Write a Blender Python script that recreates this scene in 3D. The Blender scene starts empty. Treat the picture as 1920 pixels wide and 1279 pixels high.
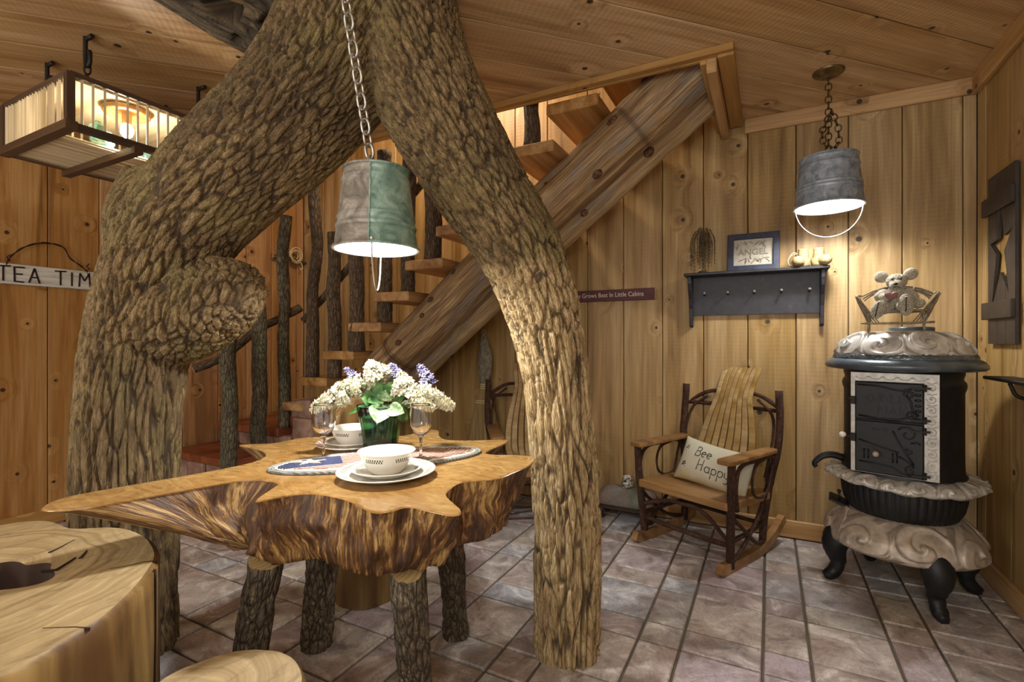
import bpy, bmesh, math, random
import numpy as np
from mathutils import Vector, Matrix
S = bpy.context.scene
COL = S.collection
RR = random.Random(7)
PI = math.pi
# ------------------------------------------------------------ camera, world, exposure
F, CH = 925.0, 1.125                      # focal length in pixels of a 1920 wide frame, camera height
YAW = math.atan2(480, 925)
cs, sn = math.cos(YAW), math.sin(YAW)
cam = bpy.data.cameras.new('camera'); cam.sensor_width = 36; cam.lens = 36 * F / 1920; cam.clip_start = .02
co = bpy.data.objects.new('camera', cam); COL.objects.link(co)
co.location = (0, 0, CH); co.rotation_euler = (PI / 2, 0, YAW); S.camera = co
S.view_settings.view_transform = 'Standard'; S.view_settings.look = 'None'
S.view_settings.gamma = 1; S.view_settings.use_curve_mapping = False
S.view_settings.exposure = 0.36
w = bpy.data.worlds.new('world'); S.world = w; w.use_nodes = True
w.node_tree.nodes['Background'].inputs[0].default_value = (1.0, .97, .93, 1)
w.node_tree.nodes['Background'].inputs[1].default_value = 1.05

def light(name, loc, power, color=(1, .93, .82), size=.04, kind='POINT', rot=(0, 0, 0), parent=None):
    l = bpy.data.lights.new(name, kind); l.energy = power; l.color = color
    if kind == 'AREA': l.shape = 'DISK'; l.size = size
    else: l.shadow_soft_size = size
    o = bpy.data.objects.new(name, l); COL.objects.link(o); o.location = loc; o.rotation_euler = rot
    return o
# two unseen point fills added behind the camera to brighten the room
light('fill_light', (.15, -.75, 1.62), 44, (1, .95, .87), .30)
light('fill_light.001', (-2.3, -.95, 1.62), 30, (1, .93, .84), .30)

# ------------------------------------------------------------ helpers
def W(px, py, d):                          # a pixel of the photograph at depth d -> room point
    xc = (px - 960) / F * d
    return Vector((cs * xc - sn * d, sn * xc + cs * d, CH - (py - 639.5) / F * d))
def G(px, py, z=0.0):                      # ... on a horizontal plane
    return W(px, py, F * (CH - z) / (py - 639.5))
def BK(px, py, y=3.252):                   # ... on a plane parallel to the back wall
    a = (px - 960) / F; return W(px, py, y / (sn * a + cs))
def SD(px, py, x):                         # ... on a plane parallel to the side walls
    a = (px - 960) / F; return W(px, py, x / (cs * a - sn))

def hx(h):
    r = [int(h[i:i + 2], 16) / 255 for i in (0, 2, 4)]
    return tuple((c / 12.92 if c <= .04045 else ((c + .055) / 1.055) ** 2.4) for c in r) + (1,)

def _h(ix, iy, iz, seed):
    n = (ix.astype(np.uint32) * np.uint32(374761393) + iy.astype(np.uint32) * np.uint32(668265263) + iz.astype(np.uint32) * np.uint32(2147483647) + np.uint32(seed * 974711 + 12345))
    n = (n ^ (n >> np.uint32(13))) * np.uint32(1274126177)
    n = (n ^ (n >> np.uint32(16))) * np.uint32(2246822519)
    n = n ^ (n >> np.uint32(15))
    return (n & np.uint32(0xffffff)).astype(np.float64) / 0xffffff
def vnoise(p, seed=0):
    p = np.asarray(p, float); i = np.floor(p).astype(np.int64); f = p - i; f = f * f * (3 - 2 * f)
    r = 0
    for dx in (0, 1):
        for dy in (0, 1):
            for dz in (0, 1):
                wgt = (f[:, 0] if dx else 1 - f[:, 0]) * (f[:, 1] if dy else 1 - f[:, 1]) * (f[:, 2] if dz else 1 - f[:, 2])
                r = r + wgt * _h(i[:, 0] + dx, i[:, 1] + dy, i[:, 2] + dz, seed)
    return r * 2 - 1
def fbm(p, o=3, seed=0):
    p = np.asarray(p, float)
    return sum(vnoise(p * 2 ** k, seed + k) * .5 ** k for k in range(o))
def worley(p, seed=0):
    p = np.asarray(p, float); i = np.floor(p).astype(np.int64); f = p - i
    a = np.full(len(p), 9.); b = np.full(len(p), 9.)
    for dx in (-1, 0, 1):
        for dy in (-1, 0, 1):
            for dz in (-1, 0, 1):
                X, Y, Z = i[:, 0] + dx, i[:, 1] + dy, i[:, 2] + dz
                d = np.sqrt((dx + _h(X, Y, Z, seed) - f[:, 0]) ** 2 + (dy + _h(X, Y, Z, seed + 1) - f[:, 1]) ** 2 + (dz + _h(X, Y, Z, seed + 2) - f[:, 2]) ** 2)
                b = np.minimum(b, np.maximum(a, d)); a = np.minimum(a, d)
    return a, b
def smst(a, b, x):
    t = np.clip((x - a) / (b - a), 0, 1); return t * t * (3 - 2 * t)

def catmull(P, n):                         # smooth path through control rows (any dimension)
    P = [np.array(p, float) for p in P]; Q = [2 * P[0] - P[1]] + P + [2 * P[-1] - P[-2]]
    out = []; m = len(P) - 1
    for k in range(n + 1):
        t = k / n * m; i = min(int(t), m - 1); t -= i
        a, b, c, d = Q[i:i + 4]
        out.append(.5 * (2 * b + (c - a) * t + (2 * a - 5 * b + 4 * c - d) * t * t + (3 * b - a - 3 * c + d) * t ** 3))
    return np.array(out)

class MB:                                  # collects shapes, builds ONE mesh object
    def __init__(s): s.v, s.f, s.m, s.s, s.k, s.M = [], [], [], [], [], Matrix()
    def add(s, vs, fs, mi=0, sm=False, k=None):
        n = len(s.v); M = s.M
        s.v += [tuple(M @ Vector(v)) for v in vs]
        s.k += [tuple(q) for q in k] if k is not None else [tuple(v) for v in vs]
        for f in fs: s.f.append(tuple(i + n for i in f)); s.m.append(mi); s.s.append(sm)
        return s
    def box(s, c, d, mi=0, rot=None):
        vs = [Vector((x * d[0] / 2, y * d[1] / 2, z * d[2] / 2)) for x in (-1, 1) for y in (-1, 1) for z in (-1, 1)]
        if rot is not None: vs = [rot @ v for v in vs]
        c = Vector(c)
        return s.add([v + c for v in vs], [(0, 1, 3, 2), (4, 6, 7, 5), (0, 4, 5, 1), (2, 3, 7, 6), (0, 2, 6, 4), (1, 5, 7, 3)], mi)
    def bar(s, a, b, wd, th, mi=0, up=(0, 0, 1)):   # box from a to b
        a, b = Vector(a), Vector(b); x = (b - a).normalized(); up = Vector(up); y = up.cross(x).normalized(); z = x.cross(y)
        return s.box((a + b) / 2, ((b - a).length, wd, th), mi, Matrix((x, y, z)).transposed())
    def tube(s, P, r, seg=8, mi=0, caps=True, cmi=None, sm=True, noise=0, nf=(20, 6), seed=0, closed=False, flat=1.0, fup=None):
        P = np.array([tuple(p) for p in P], float); n = len(P)
        rad = np.full(n, float(r)) if np.isscalar(r) else np.array(r, float)
        T = np.gradient(P, axis=0)
        if closed: T = np.roll(P, -1, 0) - np.roll(P, 1, 0)
        T /= np.linalg.norm(T, axis=1)[:, None] + 1e-12
        up = np.array(fup, float) if fup is not None else (np.array((0, 0, 1.)) if abs(T[0][2]) < .9 else np.array((1., 0, 0)))
        N = up - T[0] * up.dot(T[0]); N /= np.linalg.norm(N)
        L = np.concatenate(([0], np.cumsum(np.linalg.norm(np.diff(P, axis=0), axis=1))))
        V, K = [], []; th = np.arange(seg) * 2 * PI / seg
        for i in range(n):
            N = N - T[i] * N.dot(T[i]); N /= np.linalg.norm(N) + 1e-12; B = np.cross(T[i], N)
            K.append(np.stack([np.cos(th) * rad[i], np.sin(th) * rad[i], np.full(seg, L[i])], 1))
            V.append((P[i], N.copy(), B))
        Kf = np.concatenate(K)
        if noise:
            q = Kf * np.array((nf[0], nf[0], nf[1])); a_, b_ = worley(q + vnoise(q * .7, seed)[:, None] * .4 + seed * 3.1, seed)
            d = (smst(0, .3, b_ - a_) - .6) * noise + fbm(Kf * np.array((9, 9, 5)) + seed, 2, seed) * noise * .9
        else: d = np.zeros(len(Kf))
        vs = []
        for i in range(n):
            p, Nn, B = V[i]
            for j in range(seg):
                rr = rad[i] + d[i * seg + j]
                vs.append(p + (Nn * math.cos(th[j]) * flat + B * math.sin(th[j])) * rr)
        m = n if closed else n - 1
        fs = [(i * seg + j, i * seg + (j + 1) % seg, (i + 1) % n * seg + (j + 1) % seg, (i + 1) % n * seg + j) for i in range(m) for j in range(seg)]
        s.add(vs, fs, mi, sm, Kf)
        if caps and not closed:
            c = mi if cmi is None else cmi
            for i, fl in ((0, True), (n - 1, False)):
                ring = vs[i * seg:(i + 1) * seg]; kk = Kf[i * seg:(i + 1) * seg]
                o = list(range(seg)); s.add(ring, [tuple(o[::-1] if fl else o)], c, False, kk)
        return s
    def lathe(s, prof, seg=32, mi=0, sm=True, fn=None, c=(0, 0, 0), a0=0, a1=2 * PI):
        full = abs(a1 - a0 - 2 * PI) < 1e-6; m = seg if full else seg + 1
        vs = []
        for i, (r, z) in enumerate(prof):
            for j in range(m):
                t = a0 + (a1 - a0) * j / seg
                rr, zz = (r, z) if fn is None else fn(r, z, t, i)
                vs.append((c[0] + rr * math.cos(t), c[1] + rr * math.sin(t), c[2] + zz))
        fs = [(i * m + j, i * m + (j + 1) % m, (i + 1) * m + (j + 1) % m, (i + 1) * m + j) for i in range(len(prof) - 1) for j in range(seg)]
        return s.add(vs, fs, mi, sm)
    def prism(s, out, z0, z1, mi=0, M=None, side=None, sm=False):
        n = len(out); vs = [Vector((x, y, z)) for z in (z0, z1) for x, y in out]
        if M is not None: vs = [M @ v for v in vs]
        s.add(vs, [tuple(range(n))[::-1], tuple(range(n, 2 * n))], mi)
        return s.add(vs, [(i, (i + 1) % n, n + (i + 1) % n, n + i) for i in range(n)], mi if side is None else side, sm)
    def ball(s, c, r, seg=12, mi=0, rot=None, sq=None):
        r = (r, r, r) if np.isscalar(r) else r; c = Vector(c); vs, n = [], seg // 2
        for i in range(n + 1):
            for j in range(seg):
                p, t = PI * i / n, 2 * PI * j / seg
                v = Vector((r[0] * math.sin(p) * math.cos(t), r[1] * math.sin(p) * math.sin(t), r[2] * math.cos(p)))
                vs.append(c + (rot @ v if rot is not None else v))
        return s.add(vs, [(i * seg + j, (i + 1) * seg + j, (i + 1) * seg + (j + 1) % seg, i * seg + (j + 1) % seg) for i in range(n) for j in range(seg)], mi, True)
    def mesh(s, name, mats, attr=False):
        me = bpy.data.meshes.new(name); me.from_pydata(s.v, [], s.f)
        for m in (mats if isinstance(mats, (list, tuple)) else [mats]): me.materials.append(m)
        me.polygons.foreach_set('material_index', s.m); me.polygons.foreach_set('use_smooth', s.s)
        if attr:
            a = me.attributes.new('bk', 'FLOAT_VECTOR', 'POINT'); a.data.foreach_set('vector', np.array(s.k, float).ravel())
        bm = bmesh.new(); bm.from_mesh(me); bmesh.ops.remove_doubles(bm, verts=bm.verts, dist=1e-6)
        bmesh.ops.recalc_face_normals(bm, faces=bm.faces); bm.to_mesh(me); bm.free()
        return me
    def build(s, name, mats, parent=None, world=False, attr=False, bev=0, sub=0, loc=None, rz=0, bseg=1):
        return link(name, s.mesh(name, mats, attr), parent, world, bev, sub, loc, rz, bseg)

def mw(o):
    m = Matrix.LocRotScale(o.location, o.rotation_euler, o.scale)
    return mw(o.parent) @ o.matrix_parent_inverse @ m if o.parent else m
def link(name, me, parent=None, world=False, bev=0, sub=0, loc=None, rz=0, bseg=1):
    o = bpy.data.objects.new(name, me); COL.objects.link(o)
    if loc is not None: o.location = loc
    if rz: o.rotation_euler = (0, 0, rz)
    if parent is not None:
        o.parent = parent
        if world: o.matrix_parent_inverse = mw(parent).inverted()
    if bev:
        b = o.modifiers.new('bevel', 'BEVEL'); b.width = bev; b.segments = bseg; b.limit_method = 'ANGLE'; b.angle_limit = .6
    if sub:
        b = o.modifiers.new('sub', 'SUBSURF'); b.levels = sub; b.render_levels = sub
    return o
def tag(o, label=None, cat=None, group=None, kind=None):
    for k, v in (('label', label), ('category', cat), ('group', group), ('kind', kind)):
        if v: o[k] = v
    return o
def thing(name, label, cat, loc=(0, 0, 0), rz=0, group=None, rot=None):
    o = bpy.data.objects.new(name, None); COL.objects.link(o); o.location = loc
    o.rotation_euler = rot if rot is not None else (0, 0, rz); o.empty_display_size = .05
    return tag(o, label, cat, group)
def kids(o): return [c for c in COL.objects if c.parent == o]
def struct(name, o): return tag(o, kind='structure')
def font_mb(mb, txt, size, M, mi=0, ext=.0008, align='CENTER'):
    cu = bpy.data.curves.new('t', 'FONT'); cu.body = txt; cu.size = size; cu.extrude = ext; cu.align_x = align; cu.align_y = 'CENTER'; cu.resolution_u = 3
    o = bpy.data.objects.new('t', cu); COL.objects.link(o); me = bpy.data.meshes.new_from_object(o)
    mb.add([M @ v.co for v in me.vertices], [tuple(p.vertices) for p in me.polygons], mi)
    bpy.data.objects.remove(o); bpy.data.meshes.remove(me); bpy.data.curves.remove(cu)
def holed(outer, holes, th):               # flat plate with holes, z from -th/2 to th/2
    cu = bpy.data.curves.new('t', 'CURVE'); cu.dimensions = '2D'; cu.fill_mode = 'BOTH'; cu.extrude = th / 2
    for pts in [outer] + holes:
        sp = cu.splines.new('POLY'); sp.points.add(len(pts) - 1); sp.use_cyclic_u = True
        for p, q in zip(sp.points, pts): p.co = (q[0], q[1], 0, 1)
    o = bpy.data.objects.new('t', cu); COL.objects.link(o); me = bpy.data.meshes.new_from_object(o)
    r = [v.co.copy() for v in me.vertices], [tuple(p.vertices) for p in me.polygons]
    bpy.data.objects.remove(o); bpy.data.meshes.remove(me); bpy.data.curves.remove(cu)
    return r

# ------------------------------------------------------------ materials
def nd(nt, t, ins=None, **pr):
    n = nt.nodes.new('ShaderNode' + t)
    for k, v in pr.items(): setattr(n, k, v)
    for k, v in (ins or {}).items():
        if isinstance(v, bpy.types.NodeSocket): nt.links.new(v, n.inputs[k])
        else: n.inputs[k].default_value = v
    return n
def ramp(nt, fac, stops, interp='LINEAR'):
    n = nt.nodes.new('ShaderNodeValToRGB'); n.color_ramp.interpolation = interp; e = n.color_ramp.elements
    while len(e) < len(stops): e.new(.5)
    for k, (p, c) in enumerate(stops):
        e[k].position = p; e[k].color = c if isinstance(c, tuple) else (hx(c) if isinstance(c, str) else (c, c, c, 1))
    nt.links.new(fac, n.inputs[0]); return n.outputs[0]
def mix(nt, fac, a, b, bl='MIX'):
    n = nt.nodes.new('ShaderNodeMix'); n.data_type = 'RGBA'; n.blend_type = bl; n.clamp_factor = True
    for i, v in ((0, fac), (6, a), (7, b)):
        if isinstance(v, bpy.types.NodeSocket): nt.links.new(v, n.inputs[i])
        else: n.inputs[i].default_value = hx(v) if isinstance(v, str) else v
    return n.outputs[2]
def mth(nt, op, a, b=0.0, c=0.0):
    n = nt.nodes.new('ShaderNodeMath'); n.operation = op
    for i, v in enumerate((a, b, c)):
        if isinstance(v, bpy.types.NodeSocket): nt.links.new(v, n.inputs[i])
        else: n.inputs[i].default_value = v
    return n.outputs[0]
def newmat(name, col='808080', rough=.6, metal=0.0, **kw):
    m = bpy.data.materials.new(name); m.use_nodes = True; nt = m.node_tree; b = nt.nodes['Principled BSDF']
    b.inputs['Base Color'].default_value = hx(col) if isinstance(col, str) else col
    b.inputs['Roughness'].default_value = rough; b.inputs['Metallic'].default_value = metal
    for k, v in kw.items(): b.inputs[k.replace('_', ' ')].default_value = v
    return m, nt, b
def lk(nt, a, b): nt.links.new(a, b)
def bump(nt, b, h, st=.3, dist=.01):
    n = nd(nt, 'Bump', {'Strength': st, 'Distance': dist, 'Height': h}); lk(nt, n.outputs[0], b.inputs['Normal'])
def coords(nt, scale=(1, 1, 1), attr=None, rnd=True):
    if attr: v = nd(nt, 'Attribute', attribute_name=attr).outputs['Vector']
    else: v = nd(nt, 'TexCoord').outputs['Object']
    if rnd:
        r = nd(nt, 'ObjectInfo').outputs['Random']; r = mth(nt, 'MULTIPLY', r, 37.0)
        v = nd(nt, 'VectorMath', {0: v, 1: r}, operation='ADD').outputs[0]
    return v
def sc(nt, v, s): return nd(nt, 'VectorMath', {0: v, 1: s}, operation='MULTIPLY').outputs[0]
def noise(nt, v, scale=1., detail=4., rough=.6, dist=0.):
    return nd(nt, 'TexNoise', {'Vector': v, 'Scale': scale, 'Detail': detail, 'Roughness': rough, 'Distortion': dist}).outputs[0]

def pine(name, dark, mid, light, rough=.5, saw=.3, knots=.55, var=.25, attr=None):
    m, nt, b = newmat(name, rough=rough)
    v = coords(nt, attr=attr)
    kv = sc(nt, v, (4.2, 4.2, 0.0)); vo = nd(nt, 'TexVoronoi', {'Vector': kv, 'Scale': 1.0, 'Randomness': 1.0}, voronoi_dimensions='2D')
    kd, kc = vo.outputs['Distance'], nd(nt, 'SeparateColor', {0: vo.outputs['Color']}).outputs
    on = mth(nt, 'GREATER_THAN', kc[0], 1 - knots)
    size = mth(nt, 'MULTIPLY_ADD', kc[1], .05, .025)
    kr = mth(nt, 'DIVIDE', kd, size)                                   # 1 at the knot's rim
    halo = mth(nt, 'MULTIPLY', on, ramp(nt, kr, [(.0, 1.), (.35, .25), (1., 0.)]))
    knot = mth(nt, 'MULTIPLY', on, ramp(nt, mth(nt, 'MULTIPLY', kr, .5), [(.36, 1.), (.5, 0.)]))
    bend = mth(nt, 'MULTIPLY', ramp(nt, mth(nt, 'MULTIPLY', kr, .12), [(0., 1.), (.7, 0.)]), mth(nt, 'MULTIPLY', on, .9))
    g = nd(nt, 'VectorMath', {0: sc(nt, v, (.9, 13., 13.)), 1: bend}, operation='ADD').outputs[0]
    n1 = noise(nt, g, 1.0, 5, .55, .6); n2 = noise(nt, sc(nt, v, (3., 95., 95.)), 1., 3, .6); n3 = noise(nt, sc(nt, v, (1.1, 3., 3.)), 1., 3, .5)
    c = ramp(nt, n1, [(.28, dark), (.48, mid), (.72, light)])
    c = mix(nt, mth(nt, 'MULTIPLY', ramp(nt, n2, [(.3, 1.), (.62, 0.)]), .38), c, dark)
    c = mix(nt, mth(nt, 'MULTIPLY', ramp(nt, n3, [(.56, 0.), (.75, 1.)]), .45), c, dark)
    rnd = nd(nt, 'ObjectInfo').outputs['Random']
    hsv = nd(nt, 'HueSaturation', {'Color': c, 'Value': mth(nt, 'MULTIPLY_ADD', rnd, var, 1 - var / 2), 'Saturation': mth(nt, 'MULTIPLY_ADD', rnd, -.18, 1.08)}).outputs[0]
    c = mix(nt, mth(nt, 'MULTIPLY', halo, .6), hsv, dark)
    c = mix(nt, mth(nt, 'MULTIPLY', knot, .93), c, '2a180c')
    lk(nt, c, b.inputs['Base Color'])
    wv = nd(nt, 'TexWave', {'Vector': v, 'Scale': 13., 'Distortion': 2.4, 'Detail': 2.}, bands_direction='X').outputs['Fac']
    h = mth(nt, 'MULTIPLY_ADD', wv, saw, mth(nt, 'MULTIPLY', n2, .6))
    bump(nt, b, h, .28, .004); return m
M = {}
M['wall'] = pine('pine_wall', '795a31', 'ad8d58', 'cbaf7e', saw=.18, knots=.42)
M['wall_red'] = pine('pine_wall_left', '7f562e', 'b2834f', 'cda673', saw=.25, knots=.5)
M['ceil'] = pine('pine_ceiling', '8f6a40', 'c19d6e', 'dcbd90', saw=.4, knots=.42)
M['trim'] = pine('pine_trim', '87602f', 'b68c54', 'd0a871', saw=.1, knots=.25)
M['tread'] = pine('tread_wood', '7d522a', 'b5864e', 'd8b078', saw=.1, knots=.12)
M['redstep'] = pine('red_step', '5a2a16', '8c4a28', 'a86238', rough=.4, saw=.05, knots=.12)
M['back'] = newmat('joint_dark', '3a2412', .9)[0]

def barkmat(name, deep, mid, light, lichen, amt=.4, crack=(34., 9.), st=.6, dist=.02, tan=None, geo=False):
    m, nt, b = newmat(name, rough=.88)
    v = coords(nt, attr='bk')
    wv = nd(nt, 'TexNoise', {'Vector': sc(nt, v, (9, 9, 5)), 'Scale': 1., 'Detail': 3.}).outputs['Color']
    q = nd(nt, 'VectorMath', {0: sc(nt, v, (crack[0], crack[0], crack[1])), 1: sc(nt, wv, (.9, .9, .6))}, operation='ADD').outputs[0]
    e1 = nd(nt, 'TexVoronoi', {'Vector': q, 'Scale': 1.}, feature='DISTANCE_TO_EDGE').outputs['Distance']
    e2 = nd(nt, 'TexVoronoi', {'Vector': q, 'Scale': 2.3}, feature='DISTANCE_TO_EDGE').outputs['Distance']
    if geo: e1 = mth(nt, 'MULTIPLY', nd(nt, 'Attribute', attribute_name='rg').outputs['Fac'], .4)
    n1 = noise(nt, sc(nt, v, (60, 60, 26)), 1., 5, .65); n2 = noise(nt, sc(nt, v, (5, 5, 3.4)), 1., 4, .6, .5); n3 = noise(nt, sc(nt, v, (3, 3, 2.)), 1.3, 3)
    c = ramp(nt, n1, [(.25, deep), (.46, mid), (.72, light)])
    c = mix(nt, mth(nt, 'MULTIPLY', ramp(nt, n2, [(.5, 0.), (.68, 1.)]), amt), c, lichen)
    c = mix(nt, mth(nt, 'MULTIPLY', ramp(nt, n3, [(.46, 0.), (.58, 1.)]), .6), c, mix(nt, n1, deep, mid))
    if tan:
        tf = nd(nt, 'Attribute', attribute_name='tan').outputs['Fac']
        c = mix(nt, tf, c, ramp(nt, n1, [(.25, tan[0]), (.46, tan[1]), (.72, tan[2])]))
    ck = ramp(nt, e1, [(.0, 1.), (.16, 0.)])
    c = mix(nt, mth(nt, 'MULTIPLY', ramp(nt, e2, [(0., 1.), (.1, 0.)]), .45), c, deep)
    c = mix(nt, mth(nt, 'MULTIPLY', ck, .85), c, deep)
    lk(nt, c, b.inputs['Base Color'])
    h = mth(nt, 'ADD', ramp(nt, e1, [(0., 0.), (.3, 1.)]), mth(nt, 'MULTIPLY_ADD', ramp(nt, e2, [(0., 0.), (.25, 1.)]), .4, mth(nt, 'MULTIPLY', n1, .7)))
    bump(nt, b, h, st, dist); return m
M['bark'] = barkmat('tree_bark', '33261a', '76603f', 'a58e64', '877f4a', .5, (52., 15.), .5, tan=('4a3823', 'a98f64', 'd2bc90'), geo=True)
M['bark_limb'] = barkmat('hollow_limb_bark', '241a12', '61513c', '8a7858', '6f6d4a', .35, (24., 7.))
M['post'] = barkmat('post_bark', '3a3326', '7d745c', 'aba188', '869a76', .6, (60., 16.), .8, .01)
M['post_d'] = barkmat('dark_post_bark', '392d20', '756049', '9a856c', '7a7458', .25, (60., 14.), .8, .01)
M['leg'] = barkmat('leg_bark', '362c20', '877760', 'b3a58c', '949878', .35, (52., 14.), .9, .012)
M['twig'] = barkmat('hickory_bark', '1c1009', '4a2c1a', '74482c', '5a4630', .2, (90., 30.), .4, .004)

def endgrain(name, dark, mid, light, rough=.6, ringscale=26.):
    m, nt, b = newmat(name, rough=rough); v = nd(nt, 'Attribute', attribute_name='bk').outputs['Vector']
    v2 = sc(nt, v, (1, 1, 0)); n = nd(nt, 'TexNoise', {'Vector': v2, 'Scale': 5., 'Detail': 3.})
    vv = nd(nt, 'VectorMath', {0: v2, 1: sc(nt, n.outputs['Color'], (.06, .06, 0))}, operation='ADD').outputs[0]
    wv = nd(nt, 'TexWave', {'Vector': vv, 'Scale': ringscale, 'Distortion': 1.5, 'Detail': 2.}, wave_type='RINGS', rings_direction='Z').outputs['Fac']
    n2 = noise(nt, sc(nt, v, (9, 9, 0)), 1., 5, .6, 1.)
    c = mix(nt, mth(nt, 'MULTIPLY', wv, .45), light, dark); c = mix(nt, ramp(nt, n2, [(.4, 0.), (.7, .6)]), c, mid)
    lk(nt, c, b.inputs['Base Color']); bump(nt, b, wv, .15, .004); return m
M['end'] = endgrain('cut_end', '8a6a40', 'a8854f', 'c8a870')

def logmat(name, cols, dk):
    m, nt, b = newmat(name, rough=.5); v = coords(nt, attr='bk')
    n1 = noise(nt, sc(nt, v, (22, 22, 1.6)), 1., 7, .68, .8); n2 = noise(nt, sc(nt, v, (9, 9, 2.4)), 1., 5, .65, .8); n3 = noise(nt, sc(nt, v, (120, 120, 3)), 1., 4, .7)
    c = ramp(nt, n1, [(p_, q_) for p_, q_ in zip((.3, .45, .58, .75), cols)])
    c = mix(nt, ramp(nt, n2, [(.5, 0.), (.6, .75)]), c, '9a938a')
    c = mix(nt, mth(nt, 'MULTIPLY', ramp(nt, n3, [(.36, 1.), (.56, 0.)]), .75), c, dk)
    sp_ = nd(nt, 'SeparateXYZ', {0: v}).outputs; kv = nd(nt, 'TexVoronoi', {'Vector': nd(nt, 'CombineXYZ', {0: mth(nt, 'MULTIPLY', mth(nt, 'ARCTAN2', sp_[1], sp_[0]), .14), 1: sp_[2]}).outputs[0], 'Scale': 4.6}, voronoi_dimensions='2D'); on = mth(nt, 'GREATER_THAN', nd(nt, 'SeparateColor', {0: kv.outputs['Color']}).outputs[0], .55)
    k = mth(nt, 'MULTIPLY', on, ramp(nt, kv.outputs['Distance'], [(.05, 1.), (.09, .2), (.11, .8), (.15, .15), (.26, 0.)]))
    c = mix(nt, k, c, '3f2a1a')
    lk(nt, c, b.inputs['Base Color']); bump(nt, b, mth(nt, 'ADD', n1, mth(nt, 'MULTIPLY', n3, .4)), .5, .01); return m
M['log'] = logmat('weathered_log', ('5a4028', '9a7a52', 'c4a578', 'e0cda8'), '4a3421'); M['log2'] = logmat('pale_log', ('8a6c48', 'b89a70', 'd4bd96', 'e6d6b8'), '7a5c3c')

def tilemat():
    m, nt, b = newmat('slate_tile', rough=.42); v = coords(nt)
    r = nd(nt, 'ObjectInfo').outputs['Random']
    base = ramp(nt, r, [(0., 'ada09a'), (.2, 'beb2aa'), (.36, 'aaa6a4'), (.5, 'abaeb5'), (.64, 'beb5a5'), (.8, 'b4a6ae'), (1., 'a39893')])
    n1 = noise(nt, v, 7., 9, .70, .9); n2 = noise(nt, sc(nt, v, (1, 1, 1)), 16., 6, .7, 1.6); n3 = noise(nt, v, 5., 3)
    c = mix(nt, ramp(nt, n1, [(.36, .85), (.5, 0.)]), base, '7c716a')
    c = mix(nt, ramp(nt, n1, [(.52, 0.), (.64, .9)]), c, 'e4dfd8')
    c = mix(nt, ramp(nt, n3, [(.5, 0.), (.7, .35)]), c, '9a7864')
    cr = ramp(nt, mth(nt, 'ABSOLUTE', mth(nt, 'SUBTRACT', n2, .5)), [(0., 1.), (.016, 0.)])
    c = mix(nt, mth(nt, 'MULTIPLY', cr, .6), c, '453c36')
    lk(nt, c, b.inputs['Base Color']); bump(nt, b, mth(nt, 'ADD', n1, mth(nt, 'MULTIPLY', n2, .4)), .5, .012)
    lk(nt, ramp(nt, n1, [(.3, .3), (.7, .55)]), b.inputs['Roughness']); return m
M['tile'] = tilemat()
m, nt, b = newmat('grout', '5a5040', .9); lk(nt, mix(nt, noise(nt, coords(nt), 14., 3), '4c4438', '74695a'), b.inputs['Base Color']); M['grout'] = m
# ------------------------------------------------------------ the room
XL, XR, YB, YF, H = -3.92, .926, 3.252, -1.6, 2.44
fl = struct('floor', MB().box(((XL + XR) / 2, (YB + YF) / 2, -.06), (XR - XL + .2, YB - YF + .2, .1), 0).build('floor', M['grout']))
def bands(lo, hi, start, wide, narrow, first):
    out, x, k = [], start, first
    while x > lo: k ^= 1; x -= wide if k else narrow
    while x < hi:
        w_ = wide if k else narrow; out.append((max(x, lo), min(x + w_, hi))); x += w_; k ^= 1
    return [(a, b_) for a, b_ in out if b_ - a > .03]
tcache = {}
for xa, xb in bands(XL, XR, -.438, .271, .151, 0):
    for ya, yb in bands(.35, YB - .02, 2.02, .281, .143, 1):
        wx, wy = round(xb - xa - .011, 3), round(yb - ya - .011, 3)
        if xa > -1.0 and ya < .5 or xa < -3.0 and ya < .6: continue
        if (wx, wy) not in tcache:
            mb = MB(); a, c, e = wx / 2, wy / 2, .004
            vs = [(-a, -c, -.012), (a, -c, -.012), (a, c, -.012), (-a, c, -.012), (-a, -c, -e), (a, -c, -e), (a, c, -e), (-a, c, -e), (-a + e, -c + e, 0), (a - e, -c + e, 0), (a - e, c - e, 0), (-a + e, c - e, 0)]
            fs = [(i, (i + 1) % 4, 4 + (i + 1) % 4, 4 + i) for i in range(4)] + [(4 + i, 4 + (i + 1) % 4, 8 + (i + 1) % 4, 8 + i) for i in range(4)] + [(8, 9, 10, 11)]
            tcache[wx, wy] = mb.add(vs, fs).mesh('tile', M['tile'])
        o = link('tile', tcache[wx, wy], fl)
        o.location = ((xa + xb) / 2, (ya + yb) / 2, RR.uniform(-.0012, .0012)); o.rotation_euler = (RR.uniform(-.003, .003), RR.uniform(-.003, .003), 0)
# the near part of the floor, in front of and behind the camera
MB().box((( XL + XR) / 2, (YF + .35) / 2, -.008), (XR - XL, .35 - YF, .012)).build('near_floor', M['tile'], fl)

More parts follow.
